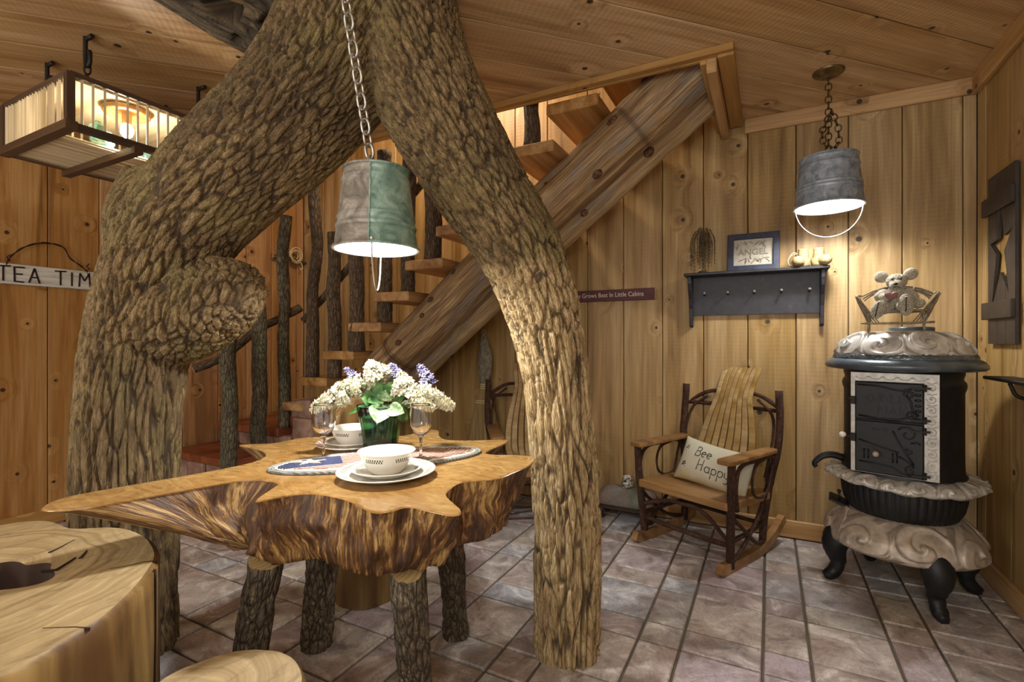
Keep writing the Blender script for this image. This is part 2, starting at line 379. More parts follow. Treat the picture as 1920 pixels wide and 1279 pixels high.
def plank(parent, a, b_, wd, nrm, mat, th=.016, name='plank'):   # board from a to b, width wd; local x runs along it
    a, b_ = Vector(a), Vector(b_); x = (b_ - a).normalized(); n = Vector(nrm).normalized(); y = n.cross(x)
    L = (b_ - a).length; c = .0035; h = wd / 2
    pr = [(-h, -th), (-h, -c), (-h + c, 0), (h - c, 0), (h, -c), (h, -th)]
    mb = MB(); n_ = len(pr)
    mb.add([(s_, p[0], p[1]) for s_ in (0, L) for p in pr], [(i, (i + 1) % n_, n_ + (i + 1) % n_, n_ + i) for i in range(n_)] + [tuple(range(n_))[::-1], tuple(range(n_, 2 * n_))])
    o = mb.build(name, mat, parent); mm = Matrix((x, y, n)).transposed().to_4x4(); mm.translation = a
    o.matrix_basis = mm; return o
UP = 3.35                                                        # the stair well goes on upstairs
wb = struct('wall_back', MB().box(((XL + XR) / 2, YB + .05, UP / 2), (XR - XL + .2, .06, UP)).build('wall_back', M['back']))
def bx(px): return BK(px, 640).x
edges = [XR] + [bx(p) for p in (1806, 1692, 1591, 1492.6, 1402, 1319, 1242, 1169, 1101.7)]
while edges[-1] > XL: edges.append(edges[-1] - RR.choice((.24, .27, .26, .3)))
edges[-1] = XL
for a, c in zip(edges[:-1], edges[1:]):
    if a - c > .02: plank(wb, ((a + c) / 2, YB, 0), ((a + c) / 2, YB, UP if c < -.25 else H + .05), a - c - .004, (0, -1, 0), M['wall'])
wl = struct('wall_left', MB().box((XL - .05, (YB + YF) / 2, UP / 2), (.06, YB - YF, UP)).build('wall_left', M['back']))
ye = [1.375]
while ye[-1] < YB: ye.append(ye[-1] + RR.choice((.262, .24, .27)))
ye[-1] = YB; lo = [1.375]
while lo[-1] > YF: lo.append(lo[-1] - .27)
ye = lo[::-1][:-1] + ye
for a, c in zip(ye[:-1], ye[1:]):
    if c - a > .02: plank(wl, (XL, (a + c) / 2, 0), (XL, (a + c) / 2, UP if c > 2.3 else H + .05), c - a - .004, (1, 0, 0), M['wall_red'])
wr = struct('wall_right', MB().box((XR + .05, (YB + YF) / 2, H / 2), (.06, YB - YF, H + .1)).build('wall_right', M['back']))
y = YB - .11
while y > -.3:
    d = RR.choice((.25, .22, .28)); plank(wr, (XR, y - d / 2, 0), (XR, y - d / 2, H + .05), d - .004, (-1, 0, 0), M['wall']); y -= d
plank(wr, (XR, YB - .055, 0), (XR, YB - .055, H + .05), .106, (-1, 0, 0), M['wall'])
# ceiling of diagonal boards, open at the stair well
OX, OY = -.213, 2.40
ce = struct('ceiling', MB().box(((XL + XR) / 2, (YF + OY) / 2, H + .07), (XR - XL + .2, OY - YF, .08)).box(((OX + XR) / 2, (OY + YB) / 2, H + .07), (XR - OX, YB - OY, .08)).build('ceiling', M['back']))
def clip(poly, n, d):                                            # keep n.p <= d
    out = []
    for i, p in enumerate(poly):
        q = poly[(i + 1) % len(poly)]; a, c = n[0] * p[0] + n[1] * p[1] - d, n[0] * q[0] + n[1] * q[1] - d
        if a <= 0: out.append(p)
        if a * c < 0: t = a / (a - c); out.append((p[0] + (q[0] - p[0]) * t, p[1] + (q[1] - p[1]) * t))
    return out
r2 = math.sqrt(.5)
for k in range(-22, 24):
    s0, s1 = 1.462 + .255 * k + .003, 1.462 + .255 * (k + 1) - .003   # boards lie where (y-x)/sqrt2 is s0..s1
    T = lambda u, s_: (r2 * (u - s_), r2 * (u + s_))
    strip = [T(-7, s0), T(7, s0), T(7, s1), T(-7, s1)]
    mb = MB(); any_ = False
    for reg in ([((1, 0), XR), ((-1, 0), -XL), ((0, 1), OY), ((0, -1), .6)], [((1, 0), XR), ((-1, 0), -OX), ((0, 1), YB), ((0, -1), -OY)]):
        p = strip
        for n, d in reg:
            p = clip(p, n, d) if p else p
        if len(p) > 2:
            any_ = True; L = [((x_ + y_) * r2, (y_ - x_) * r2) for x_, y_ in p]
            sm_ = (s0 + s1) / 2; e = .0018
            top = [(u, s_ - sm_) for u, s_ in L]; n = len(top)
            inner = [(u, s_ * (1 - 2 * e / .255)) for u, s_ in top]
            mb.add([(u, s_, .018) for u, s_ in top] + [(u, s_, e) for u, s_ in top] + [(u, s_, 0) for u, s_ in inner],
                   [(i, (i + 1) % n, n + (i + 1) % n, n + i) for i in range(n)] + [(n + i, n + (i + 1) % n, 2 * n + (i + 1) % n, 2 * n + i) for i in range(n)] + [tuple(range(2 * n, 3 * n))])
    if any_:
        o = mb.build('plank', M['ceil'], ce); sm_ = (s0 + s1) / 2
        mm = Matrix(((r2, -r2, 0), (r2, r2, 0), (0, 0, 1))).to_4x4(); mm.translation = (-r2 * sm_, r2 * sm_, H); o.matrix_basis = mm
MB().box(((XL + XR) / 2, (YF + .6) / 2, H + .012), (XR - XL, .6 - YF, .02)).build('near_ceiling', M['ceil'], ce)
# trims
def trim(n, c, d, m='trim', bev=.004):
    L = max(range(3), key=lambda i: d[i]); mb = MB()
    o = mb.box((0, 0, 0), (d[L], sorted(d)[1], sorted(d)[0])).build('trim_%d' % n, M[m], bev=bev)
    ax = [Vector((1, 0, 0)), Vector((0, 1, 0)), Vector((0, 0, 1))]; o_ = [i for i in range(3) if i != L]; o_.sort(key=lambda i: -d[i])
    x, y_, = ax[L], ax[o_[0]]; z = x.cross(y_); mm = Matrix((x, y_, z)).transposed().to_4x4(); mm.translation = c; o.matrix_basis = mm
    return struct('', o)
trim(1, ((OX + .08 + XR) / 2, YB - .013, H - .042), (XR - OX - .1, .026, .084))
trim(2, (XR - .014, 1.0, H - .046), (.028, 4.45, .092))
tb = trim(3, ((-1.3 + XR) / 2, YB - .01, .05), (XR + 1.3, .02, .098)); tb.name = 'baseboard_back'
tb = trim(4, (XR - .01, 1.0, .05), (.02, 4.46, .098)); tb.name = 'baseboard_right'
tb = trim(5, (XL + .01, -.1, .05), (.02, 4.0, .098)); tb.name = 'baseboard_left'
# the stair opening: fascia boards round the edge and the well above it
trim(6, ((XL + OX) / 2 + .03, OY - .012, H - .016), (OX - XL + .1, .05, .032))
trim(7, ((XL + OX) / 2, OY + .012, H + .03), (OX - XL - .02, .024, .13))
trim(8, ((XL + OX) / 2, OY + .04, H + .10), (OX - XL - .08, .03, .20))
trim(9, (OX + .045, (OY + YB) / 2 - .02, H - .02), (.07, YB - OY - .02, .045))
trim(10, (OX - .015, (OY + YB) / 2, H - .02), (.045, YB - OY - .01, .15))
trim(11, (OX - .05, (OY + YB) / 2, H + .05), (.03, YB - OY - .01, .2))
well = struct('wall_well', MB().box(((XL + OX) / 2, OY + .02, (H + UP) / 2 + .08), (OX - XL, .03, UP - H)).box((OX + .02, (OY + YB) / 2, (H + UP) / 2 + .1), (.03, YB - OY, UP - H)).box(((XL + OX) / 2, (OY + YB) / 2, UP), (OX - XL + .1, YB - OY + .1, .03)).build('wall_well', M['trim']))
light('upstairs_lamp', (-2.0, 2.62, 3.15), 34, (1, .9, .72), .08)
# ------------------------------------------------------------ the forked tree
def limb(rows, n):                          # rows: px, py, depth, radius in px
    return catmull([tuple(W(a, b_, d)) + (r * d / F / math.sqrt(1 + ((a - 960) / F) ** 2) - .006,) for a, b_, d, r in rows], n)
limbs = [
    limb([(238, 1345, 1.8, 112), (240, 1100, 1.8, 108), (241, 940, 1.8, 108), (244, 820, 1.8, 107), (254, 700, 1.8, 108), (272, 600, 1.8, 112), (298, 510, 1.8, 116), (350, 415, 1.81, 122),
          (440, 325, 1.83, 124), (545, 225, 1.86, 126), (630, 120, 1.9, 132), (685, 0, 1.92, 145), (705, -150, 1.92, 160)], 90),
    limb([(1060, 1300, 1.80, 68), (1061, 1200, 1.80, 63), (1062, 1000, 1.80, 63), (1054, 830, 1.80, 62), (1041, 700, 1.80, 64), (1018, 590, 1.80, 71), (978, 480, 1.81, 79), (908, 365, 1.83, 87),
          (840, 245, 1.86, 98), (775, 110, 1.9, 110), (738, -20, 1.92, 125), (720, -150, 1.92, 150)], 80),
    limb([(285, 620, 1.8, 104), (345, 590, 1.79, 104), (405, 562, 1.78, 92), (450, 540, 1.77, 70), (478, 525, 1.77, 40)], 18),
    limb([(300, 470, 1.8, 112), (290, 400, 1.79, 98), (284, 345, 1.78, 66), (283, 325, 1.78, 50)], 14)]
branch = limb([(590, 120, 2.05, 80), (515, 37, 1.98, 92), (430, -10, 1.92, 96), (315, -78, 1.85, 98), (200, -150, 1.8, 100)], 34)

def bark_mesh(name, lm, mat, voxel, amp, dens, seed, dents=(), smooth=6):
    mb = MB()
    for L in lm: mb.tube(L[:, :3], L[:, 3], 40)
    me = mb.mesh('tmp', mat); o = bpy.data.objects.new('tmp', me); COL.objects.link(o)
    r = o.modifiers.new('r', 'REMESH'); r.mode = 'VOXEL'; r.voxel_size = voxel; r.use_smooth_shade = True
    s_ = o.modifiers.new('s', 'SMOOTH'); s_.iterations = smooth; s_.factor = .5
    dg = bpy.context.evaluated_depsgraph_get(); me2 = bpy.data.meshes.new_from_object(o.evaluated_get(dg)); bpy.data.objects.remove(o); bpy.data.meshes.remove(me)
    n = len(me2.vertices); P = np.empty(n * 3); me2.vertices.foreach_get('co', P); P = P.reshape(-1, 3)
    N = np.empty(n * 3); me2.vertices.foreach_get('normal', N); N = N.reshape(-1, 3)
    best = np.full(n, 1e9); tan = np.zeros(n); bk = np.zeros((n, 3)); num = np.zeros(n); den = np.zeros(n); rg = np.zeros(n)
    for li, L in enumerate(lm[:2]):
        A = L[:, :3]; T = np.gradient(A, axis=0); T /= np.linalg.norm(T, axis=1)[:, None]
        s = np.concatenate(([0], np.cumsum(np.linalg.norm(np.diff(A, axis=0), axis=1))))
        Nn = np.zeros_like(A); u = np.array((.3, 1., 0)) if abs(T[0][2]) > .8 else np.array((0, 0, 1.))
        for i in range(len(A)):
            u = u - T[i] * u.dot(T[i]); u /= np.linalg.norm(u); Nn[i] = u
        B = np.cross(T, Nn); j = np.zeros(n, int); dm = np.full(n, 1e9)
        for i in range(len(A)):
            d = ((P - A[i]) ** 2).sum(1); k = d < dm; dm[k] = d[k]; j[k] = i
        D = P - A[j]; st = s[j] + (D * T[j]).sum(1); st = np.where(st < 1.3, st * .5, st - .65); th = np.arctan2((D * B[j]).sum(1), (D * Nn[j]).sum(1))
        R0 = L[j, 3]; pr_ = np.maximum(R0, .95 * np.sqrt((D * B[j]).sum(1) ** 2 + (D * Nn[j]).sum(1) ** 2)); q = np.stack([np.cos(th) * pr_, np.sin(th) * pr_, st + li * 3.7], 1)
        rel = np.sqrt(dm) / R0 + fbm(P * 7, 2, seed + 20) * .12; wgt = np.exp(-8 * rel) + 1e-9
        wq = q * np.array((dens[0], dens[0], dens[1])); wq = wq + np.stack([fbm(q * 9, 2, seed + 5), fbm(q * 9 + 7, 2, seed + 6), fbm(q * 6, 2, seed + 7)], 1) * .32
        a_, b_ = worley(wq, seed); ridge = smst(0, .27, b_ - a_)
        h = (ridge - .55) * amp + fbm(q * np.array((70, 70, 40)), 2, seed + 9) * amp * .14 + fbm(q * np.array((6, 6, 2)), 2, seed + 3) * amp * .8
        num += wgt * h; den += wgt; rg += wgt * (ridge + fbm(q * np.array((26, 26, 20)), 2, seed + 31) * .18)
        k = rel < best; best[k] = rel[k]; bk[k] = q[k]
        if li == 1: lim = CH + (639.5 - 520) / F * 1.8 + fbm(P * 9, 3, 40) * .05 - (D * Nn[j]).sum(1) * .2; tan[k] = smst(.03, -.03, (P[:, 2] - lim)[k]) if False else 1 - smst(-.03, .03, (P[:, 2] - lim)[k])
    disp = num / den
    for px_, py_, rad, dep in dents:
        dr = np.array(tuple(W(px_, py_, 1.) - Vector((0, 0, CH)))); dr /= np.linalg.norm(dr); q = P - np.array((0, 0, CH)); tt = q @ dr; pd = np.linalg.norm(q - tt[:, None] * dr, axis=1)
        c = P[np.argmin(tt + np.where(pd < .025, 0, 99))]; d = np.linalg.norm(P - np.array(c), axis=1); disp -= dep * (1 - smst(rad * .55, rad, d))
    P = P + N * disp[:, None]
    me2.vertices.foreach_set('co', P.ravel())
    a = me2.attributes.new('bk', 'FLOAT_VECTOR', 'POINT'); a.data.foreach_set('vector', bk.ravel())
    a = me2.attributes.new('tan', 'FLOAT', 'POINT'); a.data.foreach_set('value', tan)
    a = me2.attributes.new('rg', 'FLOAT', 'POINT'); a.data.foreach_set('value', np.clip(rg / den, 0, 1))
    me2.name = name; me2.materials.clear(); me2.materials.append(mat)
    me2.polygons.foreach_set('use_smooth', [True] * len(me2.polygons)); me2.update()
    return me2
tree = thing('tree', 'forked tree trunk arching on two legs over the dining table', 'tree', (G(1060, 1230).x, G(1060, 1230).y, 0))
link('trunk', bark_mesh('trunk', limbs, M['bark'], .0053, .0125, (43, 9.5), 3), tree, True)
hd = [(402, 4, .075, .17), (503, 50, .06, .15), (440, 88, .025, .03)]
o = link('hollow_limb', bark_mesh('hollow_limb', [branch], M['bark_limb'], .009, .015, (22, 6), 11, hd), tree, True)
o['label'] = 'dark hollow limb with two holes under the ceiling'

# ------------------------------------------------------------ the staircase
m, nt, b = newmat('log_knot', rough=.6); v = coords(nt); lk(nt, ramp(nt, noise(nt, v, 60., 4), [(.3, '2e1c10'), (.5, '5a3a24'), (.7, '8a6444')]), b.inputs['Base Color']); M['knot'] = m
st = thing('staircase', 'log staircase with thick plank treads and bark covered posts along the back wall', 'staircase', (-2.4, 2.8, 0))
def TR(n): return -.766 - .243 * n, 2.387 - .19 * n                # right edge and top of tread n
def log(name, P, r, mats, parent, seg=20, step=.03, noise_=.006, nf=(30, 8), seed=0, world=True, flare=None):
    P = np.array([tuple(p) for p in P], float); Lg = np.linalg.norm(np.diff(P, axis=0), axis=1).sum()
    k = max(4, int(Lg / step)); Q = catmull(P, k); rr = r if np.isscalar(r) else np.interp(np.linspace(0, 1, k + 1), np.linspace(0, 1, len(r)), r)
    return MB().tube(Q, rr, seg, 0, True, 1, noise=noise_, nf=nf, seed=seed).build(name, mats, parent, world, attr=True)
for i, (yy, dz, r, xa) in enumerate(((2.64, -.05, .138, -2.43), (2.88, -.083, .132, -3.25))):
    zz_ = lambda x: 1.681 + .78 * (x + 1.472) + dz
    a, c = (xa, yy, zz_(xa)), (-.27, yy, zz_(-.27))
    pts = [(a[0] + (c[0] - a[0]) * t, yy + .012 * math.sin(t * 7 + i), a[2] + (c[2] - a[2]) * t + .012 * math.sin(t * 5 + i * 2)) for t in np.linspace(0, 1, 9)]
    log('stringer_log', pts, [r * 1.02, r, r * .97, r], [M['log' if i == 0 else 'log2'], M['end']], st, 36, .03, .006, (9, 2), 31 + i)
    dx_ = Vector((1, 0, .78)).normalized(); rk = random.Random(3 + i)                       # knots on the side facing the room
    for k in range(12):
        x = xa + .25 + (-.35 - xa - .2) * (k + rk.uniform(.1, .9)) / 12; ph = rk.uniform(-.9, .75); nrm = Vector((0, -1, 0)) * math.cos(ph) + Vector((-.615, 0, .788)) * math.sin(ph)
        s_ = rk.uniform(.014, .026); cpos = Vector((x, yy, zz_(x))) + nrm * (r - .001); zq = nrm; xq = dx_; yq = zq.cross(xq); rm = Matrix((xq, yq, zq)).transposed()
        MB().ball(cpos, (s_ * 1.3, s_, .009), 14, rot=rm).build('knot', M['knot'], st, True)
def board(name, x0, x1, y0, y1, z1, th, mat, parent, bev=.006):
    o = MB().box((0, 0, 0), (y1 - y0, x1 - x0, th)).build(name, mat, parent, True, bev=bev)
    o.matrix_basis = Matrix.Translation(((x0 + x1) / 2, (y0 + y1) / 2, z1 - th / 2)) @ Matrix.Rotation(PI / 2, 4, 'Z')
    return o
for n in range(-1, 10):
    x1, z1 = TR(n)
    board('tread', x1 - .285, x1, 2.43 + RR.uniform(-.012, .012), 3.2, z1, .06, M['tread'], st)
board('landing', XL + .03, -3.17, 2.40, 3.22, .485, .06, M['redstep'], st)
board('lower_step', XL + .03, -3.14, 2.03, 2.44, .33, .05, M['redstep'], st)
def stone(x, y, z, d, seed):
    rr = random.Random(seed); mb = MB().box((0, 0, 0), d); mb.v = [tuple(c + rr.uniform(-.012, .012) for c in v) for v in mb.v]
    o = mb.build('stone', M['stone'], st, True, bev=.015, bseg=2); o.matrix_basis = Matrix.Translation((x, y, z)); return o
m, nt, b = newmat('pink_stone', rough=.75); v = coords(nt); lk(nt, ramp(nt, noise(nt, v, 7., 5), [(.3, '6e5244'), (.5, 'a58270'), (.7, 'c4a794')]), b.inputs['Base Color']); bump(nt, b, noise(nt, v, 20., 4), .4, .01); M['stone'] = m
for i in range(4):
    stone(-3.80 + i * .21, 2.16, .14, (.19, .2, .26), i)
    stone(-3.78 + i * .2, 2.52, .37, (.185, .16, .11), 20 + i); stone(-3.78 + i * .2, 2.52, .2, (.185, .16, .2), 30 + i)
for i, (xx, zz) in enumerate(((-2.98, .07), (-2.99, .21), (-2.97, .35), (-2.98, .49), (-2.98, .63), (-2.77, .07), (-2.78, .21), (-2.76, .35))): stone(xx, 2.55, zz, (.2, .2, .14), 40 + i)
def post(px, y, z0, z1, r, mat, seed, bend=.007):
    a = BK(px, 640, y); rr = random.Random(seed)
    pts = [(a.x + rr.uniform(-bend, bend), y + rr.uniform(-bend, bend), z0 + (z1 - z0) * t) for t in np.linspace(0, 1, 6)]
    return log('baluster', pts, [r * 1.06, r, r * .97, r * .98, r * .95], [mat, M['end']], st, 18, .03, .004, (34, 9), seed)
post(430, 2.02, .01, 1.21, .050, M['post'], 1); post(486, 2.27, .30, 1.37, .051, M['post'], 2); post(534, 2.47, .485, 2.05, .042, M['post'], 3, .022)
post(590, 2.50, TR(8)[1], 2.42, .042, M['post_d'], 4, .018); post(626, 2.50, TR(8)[1], 1.885, .047, M['post_d'], 5)
for px, n, r in ((668, 7, .052), (722, 6, .047), (765, 5, .044), (812, 4, .052), (997, 1, .045)):
    post(px, 2.49, TR(n)[1], TR(n)[1] + 1.12 if n > 3 else 2.62, r, M['post_d'], 10 + n)
log('handrail', [(-3.08, 2.56, 1.28), (-2.7, 2.575, 1.60), (-2.2, 2.56, 1.98), (-1.3, 2.57, 2.66)], .026, [M['post_d'], M['end']], st, 12, .03, .003, (40, 12), 51)
log('handrail', [W(362, 693, 3.3), W(420, 668, 3.42), W(480, 620, 3.58), W(520, 600, 3.66), W(563, 577, 3.78)], .03, [M['post_d'], M['end']], st, 12, .03, .003, (40, 12), 52)
# ------------------------------------------------------------ the burl table
def tablemats():
    m, nt, b = newmat('burl_top', rough=.16); v = nd(nt, 'TexCoord').outputs['Object']
    n1 = noise(nt, v, 3.2, 4, .6, 1.8); wv = ramp(nt, noise(nt, sc(nt, v, (1.6, 3.2, 1)), 4., 8, .72, 3.2), [(.33, 0.), (.67, 1.)])
    n2 = noise(nt, v, 60., 3)
    c = ramp(nt, wv, [(0., '856438'), (.35, 'a37f4a'), (.7, 'b5925a'), (1., 'c9a870')]); c = mix(nt, ramp(nt, n1, [(.42, 0.), (.62, .5)]), c, '8f6430')
    c = mix(nt, mth(nt, 'MULTIPLY', n2, .15), c, '7a4a1e'); lk(nt, c, b.inputs['Base Color']); b.inputs['Coat Weight'].default_value = .25
    M['burl'] = m
    m, nt, b = newmat('burl_side', rough=.42); v = nd(nt, 'Attribute', attribute_name='bk').outputs['Vector']   # (along the rim, down, 0)
    n1 = noise(nt, sc(nt, v, (30, 4.2, 0)), 1., 8, .72, .7); n2 = noise(nt, sc(nt, v, (95, 11, 0)), 1., 5, .65, .4); n3 = noise(nt, sc(nt, v, (4, 3, 0)), 1., 2)
    t = mth(nt, 'MULTIPLY_ADD', n3, .35, mth(nt, 'ADD', mth(nt, 'MULTIPLY', n1, .75), mth(nt, 'MULTIPLY_ADD', n2, .3, -.2)))
    c = ramp(nt, t, [(.40, '3c2515'), (.49, '634226'), (.53, '8a6636'), (.57, 'b8945a'), (.7, 'ccb07a')])
    c = mix(nt, ramp(nt, n2, [(.36, .7), (.46, 0.)]), c, '3c2413')
    lk(nt, c, b.inputs['Base Color']); bump(nt, b, mth(nt, 'ADD', n1, n2), .5, .012); M['burlside'] = m
tablemats()
TZ, BZ = .75, .582
out = [(67, 955), (109, 934), (200, 917), (348, 892), (449, 873), (485, 863), (500, 854), (494, 845), (470, 839), (442, 834), (470, 832.5), (505, 832), (535, 827), (562, 821), (600, 818.5), (660, 818), (720, 818), (762, 817),
       (790, 809), (806, 805), (824, 807), (822, 817), (835, 825), (880, 826), (925, 824.5), (957, 824), (945, 832), (915, 844), (908, 850), (930, 853), (970, 853), (1007, 856), (1001, 866), (985, 876), (955, 888), (929, 898), (890, 901), (862, 903), (850, 910), (836, 922), (838, 932), (852, 945), (867, 957), (862, 964), (846, 966), (805, 957),
       (765, 947), (735, 957), (708, 961), (690, 957), (672, 945), (645, 934), (607, 926), (575, 924), (547, 927), (510, 934), (473, 941), (490, 928), (512, 914), (524, 906), (510, 901), (487, 899), (455, 901), (423, 905), (370, 915), (311, 925), (240, 938), (168, 951), (110, 957)]
P0 = np.array([tuple(G(a, b_, TZ))[:2] for a, b_ in out])
def resample(P, n):
    P = np.vstack([P, P[:1]]); d = np.concatenate(([0], np.cumsum(np.linalg.norm(np.diff(P, axis=0), axis=1)))); t = np.linspace(0, d[-1], n, endpoint=False)
    return np.stack([np.interp(t, d, P[:, i]) for i in (0, 1)], 1), t
def chaikin(P):
    Q = np.roll(P, -1, 0); return np.stack([P * .78 + Q * .22, P * .22 + Q * .78], 1).reshape(-1, 2)
P1, arc = resample(chaikin(chaikin(P0)), 520)
C0 = np.array(tuple(G(705, 893, TZ))[:2])
d = P1 - C0; rt = np.linalg.norm(d, axis=1); ang = np.arctan2(d[:, 1], d[:, 0])
ca, sa = math.cos(YAW), math.sin(YAW)                              # the underside: a rounded block
dc = np.stack([ca * d[:, 0] + sa * d[:, 1], -sa * d[:, 0] + ca * d[:, 1]], 1); ac = np.arctan2(dc[:, 1], dc[:, 0])
rb0 = 1 / np.sqrt((np.cos(ac) / .37) ** 2 + (np.sin(ac) / .24) ** 2) * (1 + .05 * np.sin(3 * ac + 1))
rb = np.minimum(rt * .92, rb0 * .93 + .04 * np.minimum(rt, rb0 * 1.5))
k = np.exp(-np.linspace(-2, 2, 25) ** 2); k /= k.sum()
rb = np.convolve(np.concatenate([rb[-12:], rb, rb[:12]]), k, 'valid')
au = np.unwrap(ang); sgn = 1 if au[-1] > au[0] else -1; au = au * sgn       # angles made to run one way only
mono = .5 * (np.maximum.accumulate(au) + np.minimum.accumulate(au[::-1])[::-1])
mono = mono + np.linspace(0, 1e-4, len(mono)); ext = np.concatenate([mono[-12:] - 2 * PI, mono, mono[:12] + 2 * PI]); mono = np.convolve(ext, k, 'valid')
rbm = np.interp(mono, np.concatenate([np.sort(au) - 2 * PI, np.sort(au), np.sort(au) + 2 * PI]), np.tile(rb[np.argsort(au)], 3)); rbm = np.convolve(np.concatenate([rbm[-12:], rbm, rbm[:12]]), k, 'valid')
PB = C0 + np.stack([np.cos(mono * sgn), np.sin(mono * sgn)], 1) * rbm[:, None]
mb = MB(); n = len(P1); rings = []; lev = 16; vs = []; ks = []
for L in range(lev + 1):
    t = L / lev; s_ = 0 if L == 0 else (t ** .8)
    q = P1 * (1 - s_) + PB * s_
    bul = math.sin(t * PI) * .012
    q = q + d / rt[:, None] * bul
    z = TZ - .004 - (TZ - BZ - .004) * t
    kk = np.stack([arc, np.full(n, t * .28), np.zeros(n)], 1)
    h = fbm(np.stack([arc * 16, np.full(n, t * 2.5), np.zeros(n)], 1), 4, 5) * .016 * min(1, t * 3) + fbm(np.stack([arc * 5, np.full(n, t * 1.2), np.zeros(n)], 1), 2, 8) * .016 * min(1, t * 3)
    q = q + d / rt[:, None] * h[:, None]
    vs += [(x_, y_, z) for x_, y_ in q]; ks += list(kk)
fs = [(L * n + i, L * n + (i + 1) % n, (L + 1) * n + (i + 1) % n, (L + 1) * n + i) for L in range(lev) for i in range(n)]
table = thing('dining_table', 'burl slab dining table with star shaped live edge top on bark log legs', 'table', (C0[0], C0[1], 0))
mb.add(vs, fs, 0, True, ks); mb.add(vs[-n:] + [(C0[0], C0[1], BZ)], [(i, (i + 1) % n, n) for i in range(n)], 0, False, ks[-n:] + [(0, 0, 0)])
mb.build('slab_side', M['burlside'], table, True, attr=True)
inset = P1 - d / rt[:, None] * .004
mb = MB(); top = [(x_, y_, TZ) for x_, y_ in inset]; rim = [(x_, y_, TZ - .004) for x_, y_ in P1]
mb.add(top, [tuple(range(n))]); mb.add(top + rim, [(i, (i + 1) % n, n + (i + 1) % n, n + i) for i in range(n)], 0, True)
me = mb.mesh('table_top', M['burl']); bm = bmesh.new(); bm.from_mesh(me); bmesh.ops.triangulate(bm, faces=[f for f in bm.faces if len(f.verts) > 4]); bm.to_mesh(me); bm.free()
link('table_top', me, table, True)
def tleg(top, foot, r, seed):
    log('leg', [foot, (Vector(foot) * .5 + Vector(top) * .5), top], [r * 1.03, r, r * .95], [M['leg'], M['end']], table, 26, .02, .006, (30, 8), seed)
tleg(W(500, 1048, 1.37), tuple(W(448, 1330, 1.51))[:2] + (0,), .049, 61)
tleg(tuple(W(612, 950, 1.62))[:2] + (.57,), tuple(G(594, 1208)), .053, 62)
tleg(W(764, 1066, 1.26), tuple(W(782, 1340, 1.49))[:2] + (0,), .046, 63)
tleg(tuple(W(840, 960, 1.62))[:2] + (.57,), tuple(G(855, 1190)), .046, 64)

# ------------------------------------------------------------ stumps
def topmat(name, org):
    m, nt, b = newmat(name, rough=.6); v = nd(nt, 'TexCoord').outputs['Object']
    n0 = nd(nt, 'TexNoise', {'Vector': v, 'Scale': 3., 'Detail': 3.}).outputs['Color']
    vv = nd(nt, 'VectorMath', {0: sc(nt, nd(nt, 'VectorMath', {0: v, 1: (org[0], org[1], 0)}, operation='SUBTRACT').outputs[0], (1, 1, 0)), 1: sc(nt, n0, (.16, .16, 0))}, operation='ADD').outputs[0]
    ln = nd(nt, 'VectorMath', {0: vv}, operation='LENGTH').outputs['Value']
    wv = noise(nt, nd(nt, 'CombineXYZ', {0: mth(nt, 'MULTIPLY', ln, 75.), 1: 0.5}).outputs[0], 1., 3, .6)
    n1 = noise(nt, v, 5., 6, .65, 1.); n2 = noise(nt, sc(nt, v, (34, 12, 1)), 1., 5, .7, .6)
    c = ramp(nt, wv, [(.3, '7f6a46'), (.45, 'a08b63'), (.65, 'b5a077')]); c = mix(nt, ramp(nt, n1, [(.45, 0.), (.7, .6)]), c, '87714a'); c = mix(nt, ramp(nt, n2, [(.3, .6), (.5, 0.)]), c, '5a4930')
    lk(nt, c, b.inputs['Base Color']); bump(nt, b, mth(nt, 'ADD', wv, n2), .25, .006); return m
def stumpmats():
    M['stumptop'] = topmat('stump_top', (0, 0))
    m, nt, b = newmat('stump_side', rough=.45); v = nd(nt, 'TexCoord').outputs['Object']
    n1 = noise(nt, sc(nt, v, (9, 9, 1.2)), 1., 5, .6, .8); n2 = noise(nt, sc(nt, v, (4, 4, 1.)), 1., 3)
    c = ramp(nt, n1, [(.3, '52391f'), (.46, '7d6036'), (.6, 'a2854f'), (.8, 'bca576')]); c = mix(nt, ramp(nt, n2, [(.48, 0.), (.62, .75)]), c, '5c4126')
    lk(nt, c, b.inputs['Base Color']); bump(nt, b, n1, .3, .01); M['stumpside'] = m
    m, nt, b = newmat('stump_hollow', '2a1b12', .9); lk(nt, mix(nt, noise(nt, v_(nt), 14., 4), '1c120c', '4f382a'), b.inputs['Base Color']); M['hollow'] = m
def v_(nt): return nd(nt, 'TexCoord').outputs['Object']
stumpmats()
SZ = .60
so = [(0, 983), (40, 976), (90, 974), (112, 980), (130, 988), (155, 989), (180, 987), (212, 986), (239, 988), (265, 996), (285, 1007), (297, 1025), (301, 1040), (296, 1055), (270, 1092), (239, 1124), (205, 1154), (170, 1178), (110, 1214), (39, 1257), (0, 1279)]
sp = [tuple(G(a, b_, SZ))[:2] for a, b_ in so]
cc = np.array(tuple(W(960 - 1.22 / 1.06 * F, 640, 1.06))[:2])
last, first = np.array(sp[-1]) - cc, np.array(sp[0]) - cc
a0, a1 = math.atan2(last[1], last[0]), math.atan2(first[1], first[0])
